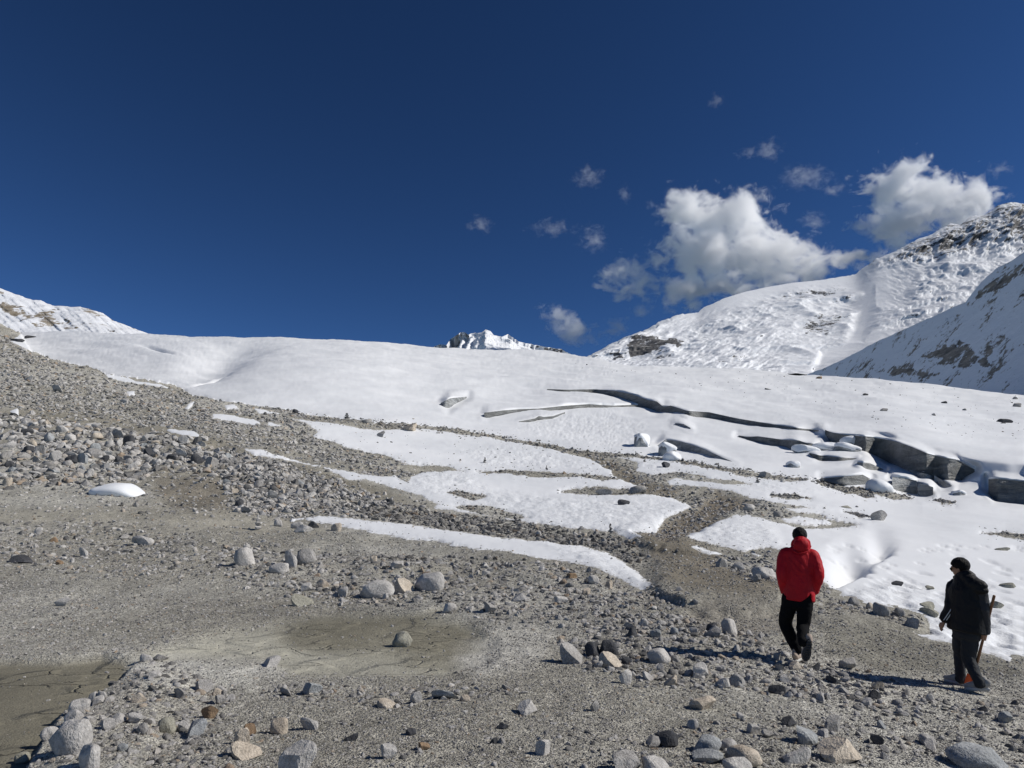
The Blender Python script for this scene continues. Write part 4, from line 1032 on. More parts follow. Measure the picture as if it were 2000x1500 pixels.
def zone(u, v):
    if v < 860 and u > 1400: return 'on the upper glacier snow'
    if v < 835 and u < 560: return 'on the upper left moraine'
    if v < 870 and u < 880: return 'on the moraine rim below the glacier'
    if u < 650 and v < 1012: return 'in rubble on the left slope'
    if u < 1240 and v > 925 and v < 1100 and v < 1000 + (u - 600) * 0.19: return 'in dark rubble bank above snow strip'
    if 1100 < u < 1570 and v < 1060: return 'beside the brown path'
    if u > 1560 and v < 1165 + 0.0 * u or (u > 1800 and v < 1260): return 'lying in the snow at right'
    if 1380 < u and v < 1240: return 'by the snow edge behind people'
    if u < 430 and v < 1250: return 'on the gravel flat at left'
    if u < 430: return 'beside the lower left mud flat'
    if u < 1060 and v < 1330: return 'around the dried puddle'
    if v < 1195: return 'on the bank below the snow tip'
    if u < 1560 and v < 1352: return 'in stony band left of red jacket'
    if v < 1395 and u >= 1560: return 'in stony strip between the people'
    if u < 1100: return 'in the lower middle foreground'
    if u < 1600: return 'at bottom right of centre'
    return 'in the lower right corner'


STONE_WORD = {'pale': 'pale grey', 'grey': 'mid grey', 'dark': 'dark', 'bluish': 'blue grey', 'tan': 'tan', 'rust': 'rusty brown', 'olive': 'muddy grey'}
SHAPE_WORD = {'round': 'rounded', 'flat': 'flat', 'angular': 'angular'}
FIXED = {0: 'biggest pale boulder, at the edge of the lower left mud flat', 1: 'pale boulder right beside the biggest boulder at lower left', 22: 'smooth pale boulder, left one of the pair above the dried puddle', 23: 'smooth pale boulder, right one of the pair above the dried puddle',
         24: 'tan angular rock wedged between the two pale boulders', 26: 'mud coated stone sitting in the dried puddle', 29: 'long pale rock cut by the bottom edge of the picture', 46: 'rounded pale boulder standing alone left of the pointed rock', 47: 'pointed pale rock beside a dark rounded boulder',
         48: 'dark grey rounded boulder right of the pointed rock', 61: 'flat black slab on the gravel at far left edge', 139: 'dark grey boulder alone on the snow above the red jacket'}
stones = []          # (object, u, v, size word, stone, shape)


def add_stone(u, v, w, h, shape, stone, r):
    g, sd_ = surf(u, v)
    d_, ph = PROTO[shape][r.integers(len(PROTO[shape]))]
    o = bpy.data.objects.new('rock', d_); COL.objects.link(o)
    s = w * g.y / F
    hz = h * g.y / F
    sz = max(hz / ph * 1.32, 0.45 * s)
    o.scale = (s, s * r.uniform(0.8, 1.05), sz)
    o.rotation_euler = (r.normal(0, 0.08), r.normal(0, 0.08), r.choice([0, math.pi]) + r.normal(0, 0.35))
    o.location = (g.x, g.y + 0.30 * s, g.z + 0.5 * ph * sz - 0.30 * hz)
    o.material_slots[0].link = 'OBJECT'; o.material_slots[0].material = M[stone]
    stones.append((o, u, v, 'small' if w < 16 else 'medium' if w < 33 else 'large', stone, shape))
    return o


r3 = np.random.default_rng(11)
for hnd in HAND: add_stone(*hnd, r3)
# further large stones of the rubble fields, one by one
FIELDS = [([(0, 840), (120, 830), (300, 855), (420, 895), (440, 925), (300, 922), (180, 935), (0, 935)], 70, 14, 27), ([(410, 890), (560, 925), (640, 985), (560, 1003), (460, 1000), (430, 950)], 26, 12, 20), ([(1110, 1255), (1300, 1215), (1430, 1230), (1560, 1300), (1850, 1385), (1500, 1352), (1250, 1335)], 26, 13, 24),
          ([(640, 960), (900, 1010), (1130, 1040), (1210, 1060), (1190, 1080), (1060, 1058), (900, 1040), (700, 1015)], 14, 9, 15), ([(100, 1440), (290, 1300), (430, 1350), (420, 1440), (200, 1500)], 12, 15, 26), ([(1150, 1440), (2000, 1400), (2000, 1500), (1150, 1500)], 12, 15, 28)]


def in_poly(poly, n, r, pad=0):
    P_ = np.array(poly, float); lo, hi = P_.min(0), P_.max(0)
    out = np.zeros((0, 2))
    while len(out) < n:
        c = r.uniform(lo, hi, (max(4 * n, 64), 2))
        out = np.vstack([out, c[poly_sd(c[:, 0], c[:, 1], P_) > pad]])
    return out[:n]


for P_, n, a, b in FIELDS:
    taken = [(x[1], x[2]) for x in stones]
    k = 0
    for (u, v) in in_poly(P_, n * 8, r3):
        if k >= n: break
        if snow_sd[NB + int((1500 - v) / (1500 - np.interp(u, UC, crest)) * (NR - 1)), np.argmin(np.abs(UC - u))] > -4: continue
        w = r3.uniform(a, b)
        if any(abs(u - x) < (w + 12) * 0.55 and abs(v - y) < w * 0.5 for x, y in taken): continue
        taken.append((u, v)); k += 1
        add_stone(u, v, w, w * r3.uniform(0.55, 0.85), r3.choice(['angular', 'angular', 'round', 'flat']), r3.choice(['pale', 'pale', 'pale', 'grey', 'grey', 'bluish', 'tan', 'dark']), r3)
ORD = ['', 'first', 'second', 'third', 'fourth', 'fifth', 'sixth', 'seventh', 'eighth', 'ninth', 'tenth', 'eleventh', 'twelfth', 'thirteenth', 'fourteenth', 'fifteenth', 'sixteenth', 'seventeenth', 'eighteenth', 'nineteenth', 'twentieth']
bucket = {}
for i, (o, u, v, sz, st, sh) in enumerate(stones):
    if i in FIXED:
        tag(o, FIXED[i], 'rock', 'rocks picked out on the moraine')
        continue
    bucket.setdefault((sz, st, sh, zone(u, v)), []).append((u, o))
for (sz, st, sh, zn), lst in bucket.items():
    lst.sort(key=lambda t: t[0])
    for k, (u, o) in enumerate(lst):
        base = f'{sz} {STONE_WORD[st]} {SHAPE_WORD[sh]} rock'
        lab_ = f'{base} {zn}' if len(lst) == 1 else f'{base}, {ORD[min(k + 1, 20)]} such from left {zn}'
        tag(o, lab_, 'rock', 'rocks picked out on the moraine')

# ------------------------------------------------------------------ cairns
CAIRNS = [(677, 823, 13, 14, 'little cairn on the moraine rim below the glacier'), (947, 905, 8, 11, 'tiny cairn standing alone in the middle snow'), (1068, 921, 6, 9, 'tiny cairn on the debris band in the middle snow'), (1259, 904, 8, 10, 'small cairn right of the dirt fork'),
          (1242, 891, 5, 9, 'tiny cairn on the dirt line above the fork'), (1007, 1018, 10, 14, 'left one of two cairns on the dark rubble bank'), (1015, 1019, 8, 10, 'right one of two cairns on the dark rubble bank'), (1193, 1040, 13, 17, 'pointed cairn at the right end of the rubble bank'),
          (503, 1035, 18, 28, 'pale stone pile left of the long snow strip'), (1372, 910, 6, 9, 'left one of the cairn pair on the dirt line'), (1404, 915, 6, 9, 'right one of the cairn pair on the dirt line'), (1480, 944, 10, 9, 'low cairn in snow right of the path'), (1606, 938, 6, 8, 'cairn at the foot of the low snow slab')]
for (u, v, w, h, lab_) in CAIRNS:
    g, _ = surf(u, v)
    root = bpy.data.objects.new('cairn', None); COL.objects.link(root); root.location = g; root.empty_display_size = 0.2
    s = Y_ = g.y / F
    z = 0.0; n = 4
    for k in range(n):
        d_, ph = PROTO['flat' if k < n - 1 else 'angular'][int(r3.integers(7))]
        o = bpy.data.objects.new('stone', d_); COL.objects.link(o); o.parent = root
        wk = w * s * (1 - 0.62 * k / (n - 1)) * r3.uniform(0.9, 1.1); hk = h * s / n * 1.25
        o.scale = (wk, wk * 0.85, hk / ph); o.location = (r3.normal(0, 0.05) * wk, 0.02, z + hk * 0.42); o.rotation_euler = (0, 0, r3.uniform(0, 6.28))
        z += hk * 0.8
        o.material_slots[0].link = 'OBJECT'; o.material_slots[0].material = M['pale' if u == 503 else ('grey', 'dark', 'grey', 'dark')[k]]
    tag(root, lab_, 'cairn', 'stone cairns')

# ------------------------------------------------------------------ scattered stones and gravel, instanced
pc = bpy.data.collections.new('stone_prototypes')
npro = 0
for i, k in enumerate(('angular', 'angular', 'round', 'flat')):
    for j in range(4):
        d_, _ = rock_mesh('pebble_' + k, k, 900 + 50 * i + j, 2)
        d_.materials.append(M['scatter'])
        o = bpy.data.objects.new('pebble_%02d' % npro, d_); pc.objects.link(o); npro += 1


def gn_scatter():
    ng = bpy.data.node_groups.new('stone_scatter', 'GeometryNodeTree')
    ng.interface.new_socket('Geometry', in_out='INPUT', socket_type='NodeSocketGeometry')
    ng.interface.new_socket('Geometry', in_out='OUTPUT', socket_type='NodeSocketGeometry')
    N = ng.nodes
    gi = N.new('NodeGroupInput'); go = N.new('NodeGroupOutput')
    ip = N.new('GeometryNodeInstanceOnPoints'); ci = N.new('GeometryNodeCollectionInfo')
    ci.inputs['Collection'].default_value = pc; ci.inputs['Separate Children'].default_value = True; ci.inputs['Reset Children'].default_value = True
    def at(name, typ):
        a = N.new('GeometryNodeInputNamedAttribute'); a.data_type = typ; a.inputs['Name'].default_value = name
        return a.outputs[0]
    ng.links.new(gi.outputs[0], ip.inputs['Points']); ng.links.new(ci.outputs[0], ip.inputs['Instance'])
    ip.inputs['Pick Instance'].default_value = True
    ng.links.new(at('which', 'INT'), ip.inputs['Instance Index'])
    e2r = N.new('FunctionNodeEulerToRotation'); ng.links.new(at('turn', 'FLOAT_VECTOR'), e2r.inputs[0])
    ng.links.new(e2r.outputs[0], ip.inputs['Rotation'])
    ng.links.new(at('size', 'FLOAT_VECTOR'), ip.inputs['Scale'])
    ng.links.new(ip.outputs[0], go.inputs[0])
    return ng


GN = gn_scatter()
SC = {'rubble': [], 'gravel': []}


def scatter(kind, uv, a, b, r, bias=2.2, allow_snow=-1.0, bury=0.26, tone=1.0):
    uv = np.asarray(uv)
    x, y, z, sd_ = surf_many(uv[:, 0], uv[:, 1])
    px = a + (b - a) * r.random(len(uv)) ** bias
    ok = sd_ < allow_snow
    s = px * y / F
    SC[kind].append(np.stack([x, y, z + s * (0.28 - bury), s, np.full(len(x), tone)], 1)[ok])


r4 = np.random.default_rng(23)
RUB = [([(0, 812), (120, 822), (300, 848), (420, 888), (560, 925), (640, 985), (560, 1003), (460, 998), (440, 930), (300, 925), (150, 948), (0, 950)], 3000, 6, 22), ([(430, 880), (560, 912), (700, 962), (850, 1003), (1000, 1017), (1130, 1040), (1225, 1058), (1260, 1105), (1190, 1082), (1060, 1060), (900, 1043), (720, 1018), (600, 1005), (500, 1000), (440, 950)], 6000, 4.5, 15),
       ([(0, 640), (60, 690), (100, 708), (200, 735), (350, 765), (430, 788), (500, 797), (600, 815), (650, 870), (760, 900), (820, 930), (790, 942), (700, 920), (560, 890), (420, 862), (250, 822), (0, 795)], 9000, 3, 11), ([(500, 795), (700, 825), (800, 832), (790, 838), (680, 832), (600, 820)], 500, 2.5, 8),
       ([(60, 1500), (120, 1420), (200, 1365), (270, 1300), (330, 1300), (450, 1345), (450, 1500)], 700, 6, 22), ([(1090, 1250), (1300, 1200), (1420, 1212), (1560, 1285), (1700, 1325), (1850, 1375), (1990, 1400), (1700, 1392), (1500, 1355), (1250, 1342), (1130, 1305)], 1900, 4.5, 20),
       ([(510, 1340), (700, 1345), (1010, 1340), (1010, 1365), (760, 1388), (600, 1372), (510, 1360)], 260, 5, 18), ([(430, 1060), (700, 1085), (1000, 1108), (1200, 1128), (1280, 1160), (1400, 1228), (1250, 1235), (1000, 1225), (940, 1200), (850, 1182), (600, 1182), (440, 1130)], 3400, 3.5, 17),
       ([(0, 1022), (250, 1020), (420, 1060), (430, 1130), (250, 1125), (0, 1112)], 1100, 3.5, 14), ([(1130, 882), (1240, 905), (1245, 925), (1320, 923), (1390, 940), (1320, 936), (1310, 950), (1470, 985), (1600, 1003), (1500, 1012), (1400, 1015), (1330, 1050), (1240, 1040), (1300, 1015), (1355, 990), (1300, 968), (1240, 950), (1180, 910)], 2200, 3, 10),
       ([(1380, 1080), (1530, 1075), (1640, 1160), (1800, 1215), (1805, 1235), (1640, 1205), (1540, 1180), (1440, 1130)], 700, 4, 14), ([(1100, 1440), (1500, 1400), (2050, 1380), (2050, 1560), (1100, 1560)], 1500, 4, 18), ([(-100, 1100), (250, 1130), (430, 1140), (420, 1225), (250, 1275), (-100, 1285)], 500, 3, 11), ([(450, 1400), (1100, 1400), (1100, 1540), (450, 1540)], 420, 4, 15), ([(250, 920), (450, 925), (460, 1005), (250, 1010), (120, 960)], 330, 3, 13), ([(0, 790), (300, 820), (560, 905), (760, 965), (640, 965), (420, 880), (120, 822)], 500, 2.5, 8), ([(0, 945), (300, 960), (560, 1010), (420, 1030), (0, 1020)], 300, 3, 10)]
for P_, n, a, b in RUB:
    q = in_poly(P_, n, r4) + r4.normal(0, 1, (n, 2)) * np.array([14.0, 5.0])
    dk = sstep(620, 800, q[:, 0]) * sstep(985, 1005, q[:, 1] - (q[:, 0] - 800) * 0.12) * (q[:, 0] < 1265) * (q[:, 1] < 1110) > r4.random(len(q)) * 0.9 + 0.05
    scatter('rubble', q[~dk], a, b, r4, tone=0.86)
    if dk.any(): scatter('rubble', q[dk], a, b, r4, tone=0.5)
for P_ in BARE_IN: scatter('rubble', in_poly(P_, 120, r4), 3, 10, r4, allow_snow=3, tone=0.6)
du_ = r4.uniform(520, 1780, 1700); dv_ = np.interp(du_, DEB[:, 0], DEB[:, 1]) + r4.normal(0, 2.6, 1700)
scatter('rubble', np.stack([du_, dv_], 1), 2.2, 9, r4, allow_snow=6, tone=0.6)
eu = r4.uniform(500, 2050, 60000); ev = r4.uniform(800, 1300, 60000)
_, _, _, es = surf_many(eu, ev)
ek = (es > -3) & (es < 16) & (r4.random(60000) < np.exp(-np.maximum(es, 0) / 4.0) * 0.55)
scatter('rubble', np.stack([eu, ev], 1)[ek], 1.6, 6, r4, bias=2.5, allow_snow=99, bury=0.26)
gl = in_poly([(1020, 700), (1200, 716), (1580, 735), (2000, 775), (2000, 860), (1750, 850), (1600, 800), (1300, 755)], 210, r4)
scatter('rubble', gl, 1.4, 4.5, r4, bias=3, allow_snow=99, tone=0.45)
sm_ = in_poly([(620, 835), (820, 850), (1000, 880), (1150, 905), (1180, 928), (950, 915), (850, 905), (700, 870)], 60, r4)
scatter('rubble', sm_, 2, 6, r4, bias=3, allow_snow=99, tone=0.45)
bgd = np.stack([r4.uniform(-80, 2080, 70000), 1540 - 880 * r4.random(70000) ** 1.15], 1)
dens = fbm(bgd[:, 0] / 70, bgd[:, 1] / 30, octv=3, seed=91)
smo = np.zeros(len(bgd))
for P_, c_, fe, sm, dz in PAINT[:4]: smo = np.maximum(smo, sstep(-8, 8, poly_sd(bgd[:, 0], bgd[:, 1], P_)) * sm)
keep_ = (r4.random(len(bgd)) < 0.62 + 0.6 * dens) & (r4.random(len(bgd)) > smo * 1.05)
scatter('gravel', bgd[keep_], 1.2, 7.5, r4, bias=3.2)
fgd = np.stack([r4.uniform(-60, 2060, 170000), r4.uniform(1040, 1530, 170000)], 1)
smo = np.zeros(len(fgd))
for P_, c_, fe, sm, dz in PAINT[:4]: smo = np.maximum(smo, sstep(-8, 8, poly_sd(fgd[:, 0], fgd[:, 1], P_)) * sm)
dens = fbm(fgd[:, 0] / 50, fgd[:, 1] / 22, octv=3, seed=95)
kf = (r4.random(len(fgd)) < 0.6 + 0.7 * dens) & (r4.random(len(fgd)) > smo * 1.08)
hf = r4.random(int(kf.sum())) < 0.5
scatter('gravel', fgd[kf][hf], 1.3, 4.2, r4, bias=2.0, tone=1.0, bury=0.16)
scatter('gravel', fgd[kf][~hf], 1.3, 4.2, r4, bias=2.0, tone=0.72, bury=0.16)
for kind, label in (('rubble', 'countless loose stones of the rubble fields and debris lines'), ('gravel', 'fine gravel and small stones strewn over the bare ground')):
    A_ = np.concatenate(SC[kind]); n = len(A_)
    me = bpy.data.meshes.new(kind)
    me.vertices.add(n); me.vertices.foreach_set('co', A_[:, :3].astype(np.float32).ravel())
    at = me.attributes.new('which', 'INT', 'POINT'); at.data.foreach_set('value', r4.integers(0, npro if kind == 'rubble' else 12, n).astype(np.int32))
    rot = np.stack([r4.normal(0, 0.35, n), r4.normal(0, 0.35, n), r4.uniform(0, 6.283, n)], 1).astype(np.float32)
    at = me.attributes.new('turn', 'FLOAT_VECTOR', 'POINT'); at.data.foreach_set('vector', rot.ravel())
    sz = (A_[:, 3:4] * np.stack([np.ones(n), r4.uniform(0.75, 1.1, n), r4.uniform(0.7, 1.15, n)], 1)).astype(np.float32)
    at = me.attributes.new('size', 'FLOAT_VECTOR', 'POINT'); at.data.foreach_set('vector', sz.ravel())
    at = me.attributes.new('tone', 'FLOAT_COLOR', 'POINT'); at.data.foreach_set('color', np.hstack([np.repeat(A_[:, 4:5], 3, 1), np.ones((n, 1))]).astype(np.float32).ravel())
    o = bpy.data.objects.new('loose_' + kind if kind == 'rubble' else 'gravel', me); COL.objects.link(o)
    md = o.modifiers.new('scatter', 'NODES'); md.node_group = GN
    tag(o, label, kind, kind='stuff')

# ------------------------------------------------------------------ people
def cloth_mat(name, col, rough=0.8, noise_s=6.0, bump=0.25, sheen=0.0, spec=0.25, weave=0.0):
    m = NT(name); c = m.coord()
    n1 = m.noise(m.mapping(c, (1, 1, 0.45)), noise_s, 5, 0.6)
    k = m.mix(1.0, col, m.ramp(n1, [(0.3, 0.82), (0.7, 1.12)]), 'MULTIPLY')
    h = m.math('ADD', n1, m.math('MULTIPLY', m.noise(c, 60, 2), 0.08))
    m.bsdf(k, rough, m.bump(h, bump, 0.06), spec, **({'Sheen Weight': sheen} if sheen else {}))
    return m.m


M['red'] = cloth_mat('red_jacket_fabric', (0.40, 0.006, 0.014), 0.6, 7, 0.5, spec=0.2)
M['red_seam'] = cloth_mat('red_seam_fabric', (0.40, 0.006, 0.014), 0.6, 9, 0.2)
M['black_cloth'] = cloth_mat('black_trouser_fabric', (0.006, 0.006, 0.007), 0.9, 6, 0.4, spec=0.1)
M['black_shell'] = cloth_mat('black_jacket_fabric', (0.008, 0.008, 0.009), 0.6, 7, 0.5, spec=0.2)
M['charcoal'] = cloth_mat('charcoal_trouser_fabric', (0.022, 0.024, 0.028), 0.75, 8, 0.6, spec=0.2)
M['grey_panel'] = cloth_mat('dark_grey_sleeve_fabric', (0.022, 0.023, 0.027), 0.6, 7, 0.5)
M['white_trim'] = cloth_mat('white_trim', (0.55, 0.55, 0.53), 0.6, 5, 0.1)
M['skin'] = cloth_mat('skin', (0.34, 0.19, 0.12), 0.5, 8, 0.08)
M['hair'] = cloth_mat('black_hair', (0.005, 0.004, 0.004), 0.6, 40, 0.6, spec=0.15)
M['shoe_beige'] = cloth_mat('beige_shoe', (0.36, 0.29, 0.24), 0.8, 14, 0.3)
M['shoe_grey'] = cloth_mat('pale_grey_shoe', (0.36, 0.34, 0.31), 0.8, 14, 0.3)
M['sole_dark'] = cloth_mat('dark_sole', (0.06, 0.06, 0.065), 0.85, 30, 0.8)
M['sole_pale'] = cloth_mat('pale_sole', (0.52, 0.50, 0.46), 0.8, 20, 0.2)
M['wood'] = cloth_mat('shovel_wood', (0.20, 0.095, 0.045), 0.6, 12, 0.3)
M['orange'] = cloth_mat('orange_blade_paint', (0.62, 0.085, 0.012), 0.45, 10, 0.15, spec=0.4)
M['lens'] = cloth_mat('dark_lens', (0.004, 0.004, 0.005), 0.1, 3, 0.0, spec=0.6)


class Blob:
    def __init__(self): self.v = []; self.f = []; self.n = 0
    def add(self, v, f):
        self.v.append(np.asarray(v, float)); self.f += [[i + self.n for i in q] for q in f]; self.n += len(v)
    def tube(self, pts, rad, side=(1, 0, 0), n=18):
        pts = np.array(pts, float); k = len(pts)
        # subdivide smoothly
        t = np.arange(k); tt = np.linspace(0, k - 1, (k - 1) * 5 + 1)
        R = np.array([(r, r) if not hasattr(r, '__len__') else r for r in rad], float)
        def cr(A):
            P = np.vstack([2 * A[0] - A[1], A, 2 * A[-1] - A[-2]]); o = []
            for x in tt:
                i = min(int(x), k - 2); f = x - i
                p0, p1, p2, p3 = P[i], P[i + 1], P[i + 2], P[i + 3]
                o.append(0.5 * (2 * p1 + (p2 - p0) * f + (2 * p0 - 5 * p1 + 4 * p2 - p3) * f * f + (3 * p1 - p0 - 3 * p2 + p3) * f ** 3))
            return np.array(o)
        C = cr(pts); R = np.maximum(cr(R), 0.004)
        tan = np.gradient(C, axis=0); tan /= np.linalg.norm(tan, axis=1, keepdims=True) + 1e-9
        s = np.array(side, float); rings = []
        for i in range(len(C)):
            a = s - tan[i] * (s @ tan[i]); a /= np.linalg.norm(a) + 1e-9; b = np.cross(tan[i], a)
            th = np.linspace(0, 2 * np.pi, n, endpoint=False)
            rings.append(C[i] + np.outer(np.cos(th), a) * R[i, 0] + np.outer(np.sin(th), b) * R[i, 1])
        m = len(C); v = np.concatenate(rings + [[C[0] - tan[0] * R[0].min() * 0.5], [C[-1] + tan[-1] * R[-1].min() * 0.5]])
        f = []
        for i in range(m - 1):
            for j in range(n):
                f.append([i * n + j, i * n + (j + 1) % n, (i + 1) * n + (j + 1) % n, (i + 1) * n + j])
        for j in range(n):
            f.append([m * n, (j + 1) % n, j]); f.append([m * n + 1, (m - 1) * n + j, (m - 1) * n + (j + 1) % n])
        self.add(v, f)
    def ball(self, c, r, rot=None):
        v, f = ICO[3]
        p = v * np.array(r if hasattr(r, '__len__') else (r, r, r))
        if rot is not None: p = p @ np.array(Euler(rot).to_matrix()).T
        self.add(p + np.array(c), f.tolist())
    def build(self, name, mat, parent, voxel=0.012, smooth=5, wrinkle=0.0, wscale=9.0, seed=0, fn=None):
        o = mesh_obj(name, np.concatenate(self.v), self.f, mat, None)
        m = o.modifiers.new('r', 'REMESH'); m.mode = 'VOXEL'; m.voxel_size = voxel
        m = o.modifiers.new('s', 'SMOOTH'); m.iterations = smooth; m.factor = 0.5
        dg = bpy.context.evaluated_depsgraph_get()
        me = bpy.data.meshes.new_from_object(o.evaluated_get(dg)); o.modifiers.clear(); old = o.data; o.data = me; bpy.data.meshes.remove(old)
        me.name = name
        n = len(me.vertices); co = np.empty(n * 3, np.float32); me.vertices.foreach_get('co', co); co = co.reshape(-1, 3).astype(float)
        if wrinkle:
            no = np.empty(n * 3, np.float32); me.vertices.foreach_get('normal', no); no = no.reshape(-1, 3)
            w = fbm(co[:, 0] * wscale + seed, co[:, 1] * wscale, co[:, 2] * wscale * 1.25 + co[:, 0] * 3, octv=3, seed=seed, ridged=True)
            co = co + no * (w * wrinkle)[:, None]
        if fn is not None: co = fn(co)
        me.vertices.foreach_set('co', co.astype(np.float32).ravel())
        if not me.materials: me.materials.append(mat)
        me.polygons.foreach_set('use_smooth', np.ones(len(me.polygons), bool)); me.update()
        o.parent = parent
        return o


def head_shape(B, c, face, tilt=0.0, s=1.0):
    """skull, jaw, nose, ears; c = centre of the skull, face = unit vector in the horizontal plane"""
    c = np.array(c, float); fx = np.array([face[0], face[1], -tilt]); fx /= np.linalg.norm(fx)
    up = np.array([0, 0, 1.0]) - fx * fx[2]; up /= np.linalg.norm(up); sd = np.cross(fx, up)
    ang = math.atan2(fx[1], fx[0])
    def P(a, b, d): return c + (fx * a + sd * b + up * d) * s
    def E(p, r): B.ball(p, np.array(r) * s, (0, -math.asin(fx[2]), ang))
    E(P(-0.012, 0, 0.03), (0.098, 0.078, 0.088)); E(P(0.030, 0, -0.03), (0.068, 0.064, 0.082)); E(P(0.050, 0, -0.090), (0.034, 0.036, 0.026))
    E(P(0.098, 0, -0.012), (0.020, 0.013, 0.026)); E(P(0.105, 0, -0.026), (0.013, 0.015, 0.011)); E(P(0.080, 0, 0.020), (0.020, 0.055, 0.014))
    E(P(0.086, 0, -0.056), (0.010, 0.024, 0.007)); E(P(0.084, 0, -0.069), (0.010, 0.020, 0.007))
    for q in (-1, 1):
        E(P(-0.005, q * 0.078, -0.012), (0.020, 0.010, 0.032)); E(P(0.078, q * 0.031, 0.002), (0.010, 0.014, 0.008))
    return P, sd, up, fx


def hair_cap(c, P, sd, up, fx, parent, s=1.0):
    H = Blob(); v, f = ICO[4]
    q = v * np.array([0.101, 0.082, 0.090]) * s
    loc = q.copy()
    low = -0.035 + 0.075 * np.clip(v[:, 0], 0, 1) + 0.02 * v[:, 0]          # hairline: low at the nape, high over the brow
    w = np.stack([q @ np.array([1, 0, 0]), q @ np.array([0, 1, 0]), q @ np.array([0, 0, 1])], 1)
    pts = np.array(c) + np.outer(w[:, 0] - 0.012, fx) + np.outer(w[:, 1], sd) + np.outer(w[:, 2] + 0.030 * s, up)
    n = fbm(v[:, 0] * 5, v[:, 1] * 5, v[:, 2] * 7, octv=4, seed=12)
    pts = pts + (pts - np.array(c)) * (0.07 * n)[:, None]
    keep_ = (w[:, 2] > low * s * 1.0 - 0.03)
    fk = f[keep_[f].all(1)]
    cv, cf, _ = compact(pts, fk)
    o = mesh_obj('hair', cv, cf, M['hair'], parent)
    m = o.modifiers.new('t', 'SOLIDIFY'); m.thickness = 0.012; m.offset = -1
    return o


def shoe(parent, heel, toe, up, upper_mat, sole_mat, wid=0.047, sole_h=0.028, shaft=0.07):
    """upper with collar, and a sole under it"""
    heel = np.array(heel, float); toe = np.array(toe, float); up = np.array(up, float)
    d = toe - heel; L = np.linalg.norm(d); d /= L; up = up - d * (up @ d); up /= np.linalg.norm(up); sd = np.cross(d, up)
    B = Blob()
    prof = [(0.00, 0.030, 0.045), (0.06, 0.040, 0.062), (0.25, 0.042, 0.066), (0.45, 0.043, 0.055), (0.65, 0.049, 0.042), (0.85, 0.047, 0.033), (0.97, 0.032, 0.024), (1.0, 0.018, 0.015)]
    B.tube([heel + d * L * a + up * (sole_h + h * 0.75) for a, w, h in prof], [(w * wid / 0.047, h) for a, w, h in prof], side=sd)
    ank = heel + d * L * 0.22
    B.tube([ank + up * (sole_h + 0.04), ank + up * (sole_h + 0.10), ank + up * (sole_h + 0.10 + shaft)], [(0.042, 0.052), (0.041, 0.050), (0.041, 0.048)], side=sd)
    o = B.build('shoe', upper_mat, parent, 0.008, 3, 0.002, 30)
    n = 22; th = np.linspace(0, 2 * np.pi, n, endpoint=False)
    ring = []
    for a in th:
        x = 0.5 + 0.515 * math.cos(a); w = (0.046 + 0.010 * math.cos(a)) * math.sin(a) * wid / 0.047
        w *= 1 - 0.18 * math.exp(-((x - 0.42) / 0.16) ** 2)
        ring.append(heel + d * L * x + sd * w)
    ring = np.array(ring)
    v = []
    for hgt, sc in ((0, 0.96), (sole_h * 0.45, 1.03), (sole_h * 0.9, 1.02), (sole_h * 1.25, 0.98)):
        c = ring.mean(0); v.append(c + (ring - c) * sc + up * hgt)
    # tread blocks under the sole
    v = np.concatenate(v + [[ring.mean(0)], [ring.mean(0) + up * sole_h * 1.25]])
    f = [[r * n + j, r * n + (j + 1) % n, (r + 1) * n + (j + 1) % n, (r + 1) * n + j] for r in range(3) for j in range(n)]
    f += [[4 * n, (j + 1) % n, j] for j in range(n)] + [[4 * n + 1, 3 * n + j, 3 * n + (j + 1) % n] for j in range(n)]
    so = mesh_obj('sole', v, f, sole_mat, o)
    T = Blob(); nt = 0
    for a in np.linspace(0.06, 0.94, 9):
        for b in (-0.62, -0.2, 0.2, 0.62):
            hw = 0.040 * wid / 0.047 * (1 - 0.18 * math.exp(-((a - 0.42) / 0.16) ** 2)) * (1 if 0.1 < a < 0.9 else 0.6)
            c = heel + d * L * a + sd * b * hw - up * 0.004
            e = [c + d * sx * 0.010 + sd * sy * 0.006 + up * sz * 0.005 for sx in (-1, 1) for sy in (-1, 1) for sz in (-1, 1)]
            T.add(e, [[0, 1, 3, 2], [4, 6, 7, 5], [0, 4, 5, 1], [2, 3, 7, 6], [0, 2, 6, 4], [1, 5, 7, 3]])
    mesh_obj('tread', np.concatenate(T.v), T.f, M['sole_dark'] if sole_mat is M['sole_dark'] else sole_mat, o, smooth=False)['kind'] = 'stuff'
    return o


def person_root(u, v, label):
    g, _ = surf(u, v)
    az = math.atan2(g.x, g.y)
    root = bpy.data.objects.new('person', None); COL.objects.link(root); root.location = g; root.rotation_euler = (0, 0, -az); root.empty_display_size = 0.5
    tag(root, label, 'person', 'people walking up to the glacier')
    ca, sa_ = math.cos(az), math.sin(az)
    def L(pu, pv, y=0.0):
        """local point at depth y behind the root's plane that is seen at photo pixel (pu, pv)"""
        a, b = rays(np.array([float(pu)]), np.array([float(pv)])); a = a[0]; b = b[0]
        x = (a * (g.y + y * ca) - g.x - y * sa_) / (ca + a * sa_)
        yw = g.y - x * sa_ + y * ca
        return np.array([x, y, b * yw + CZ - g.z])
    return root, L, g


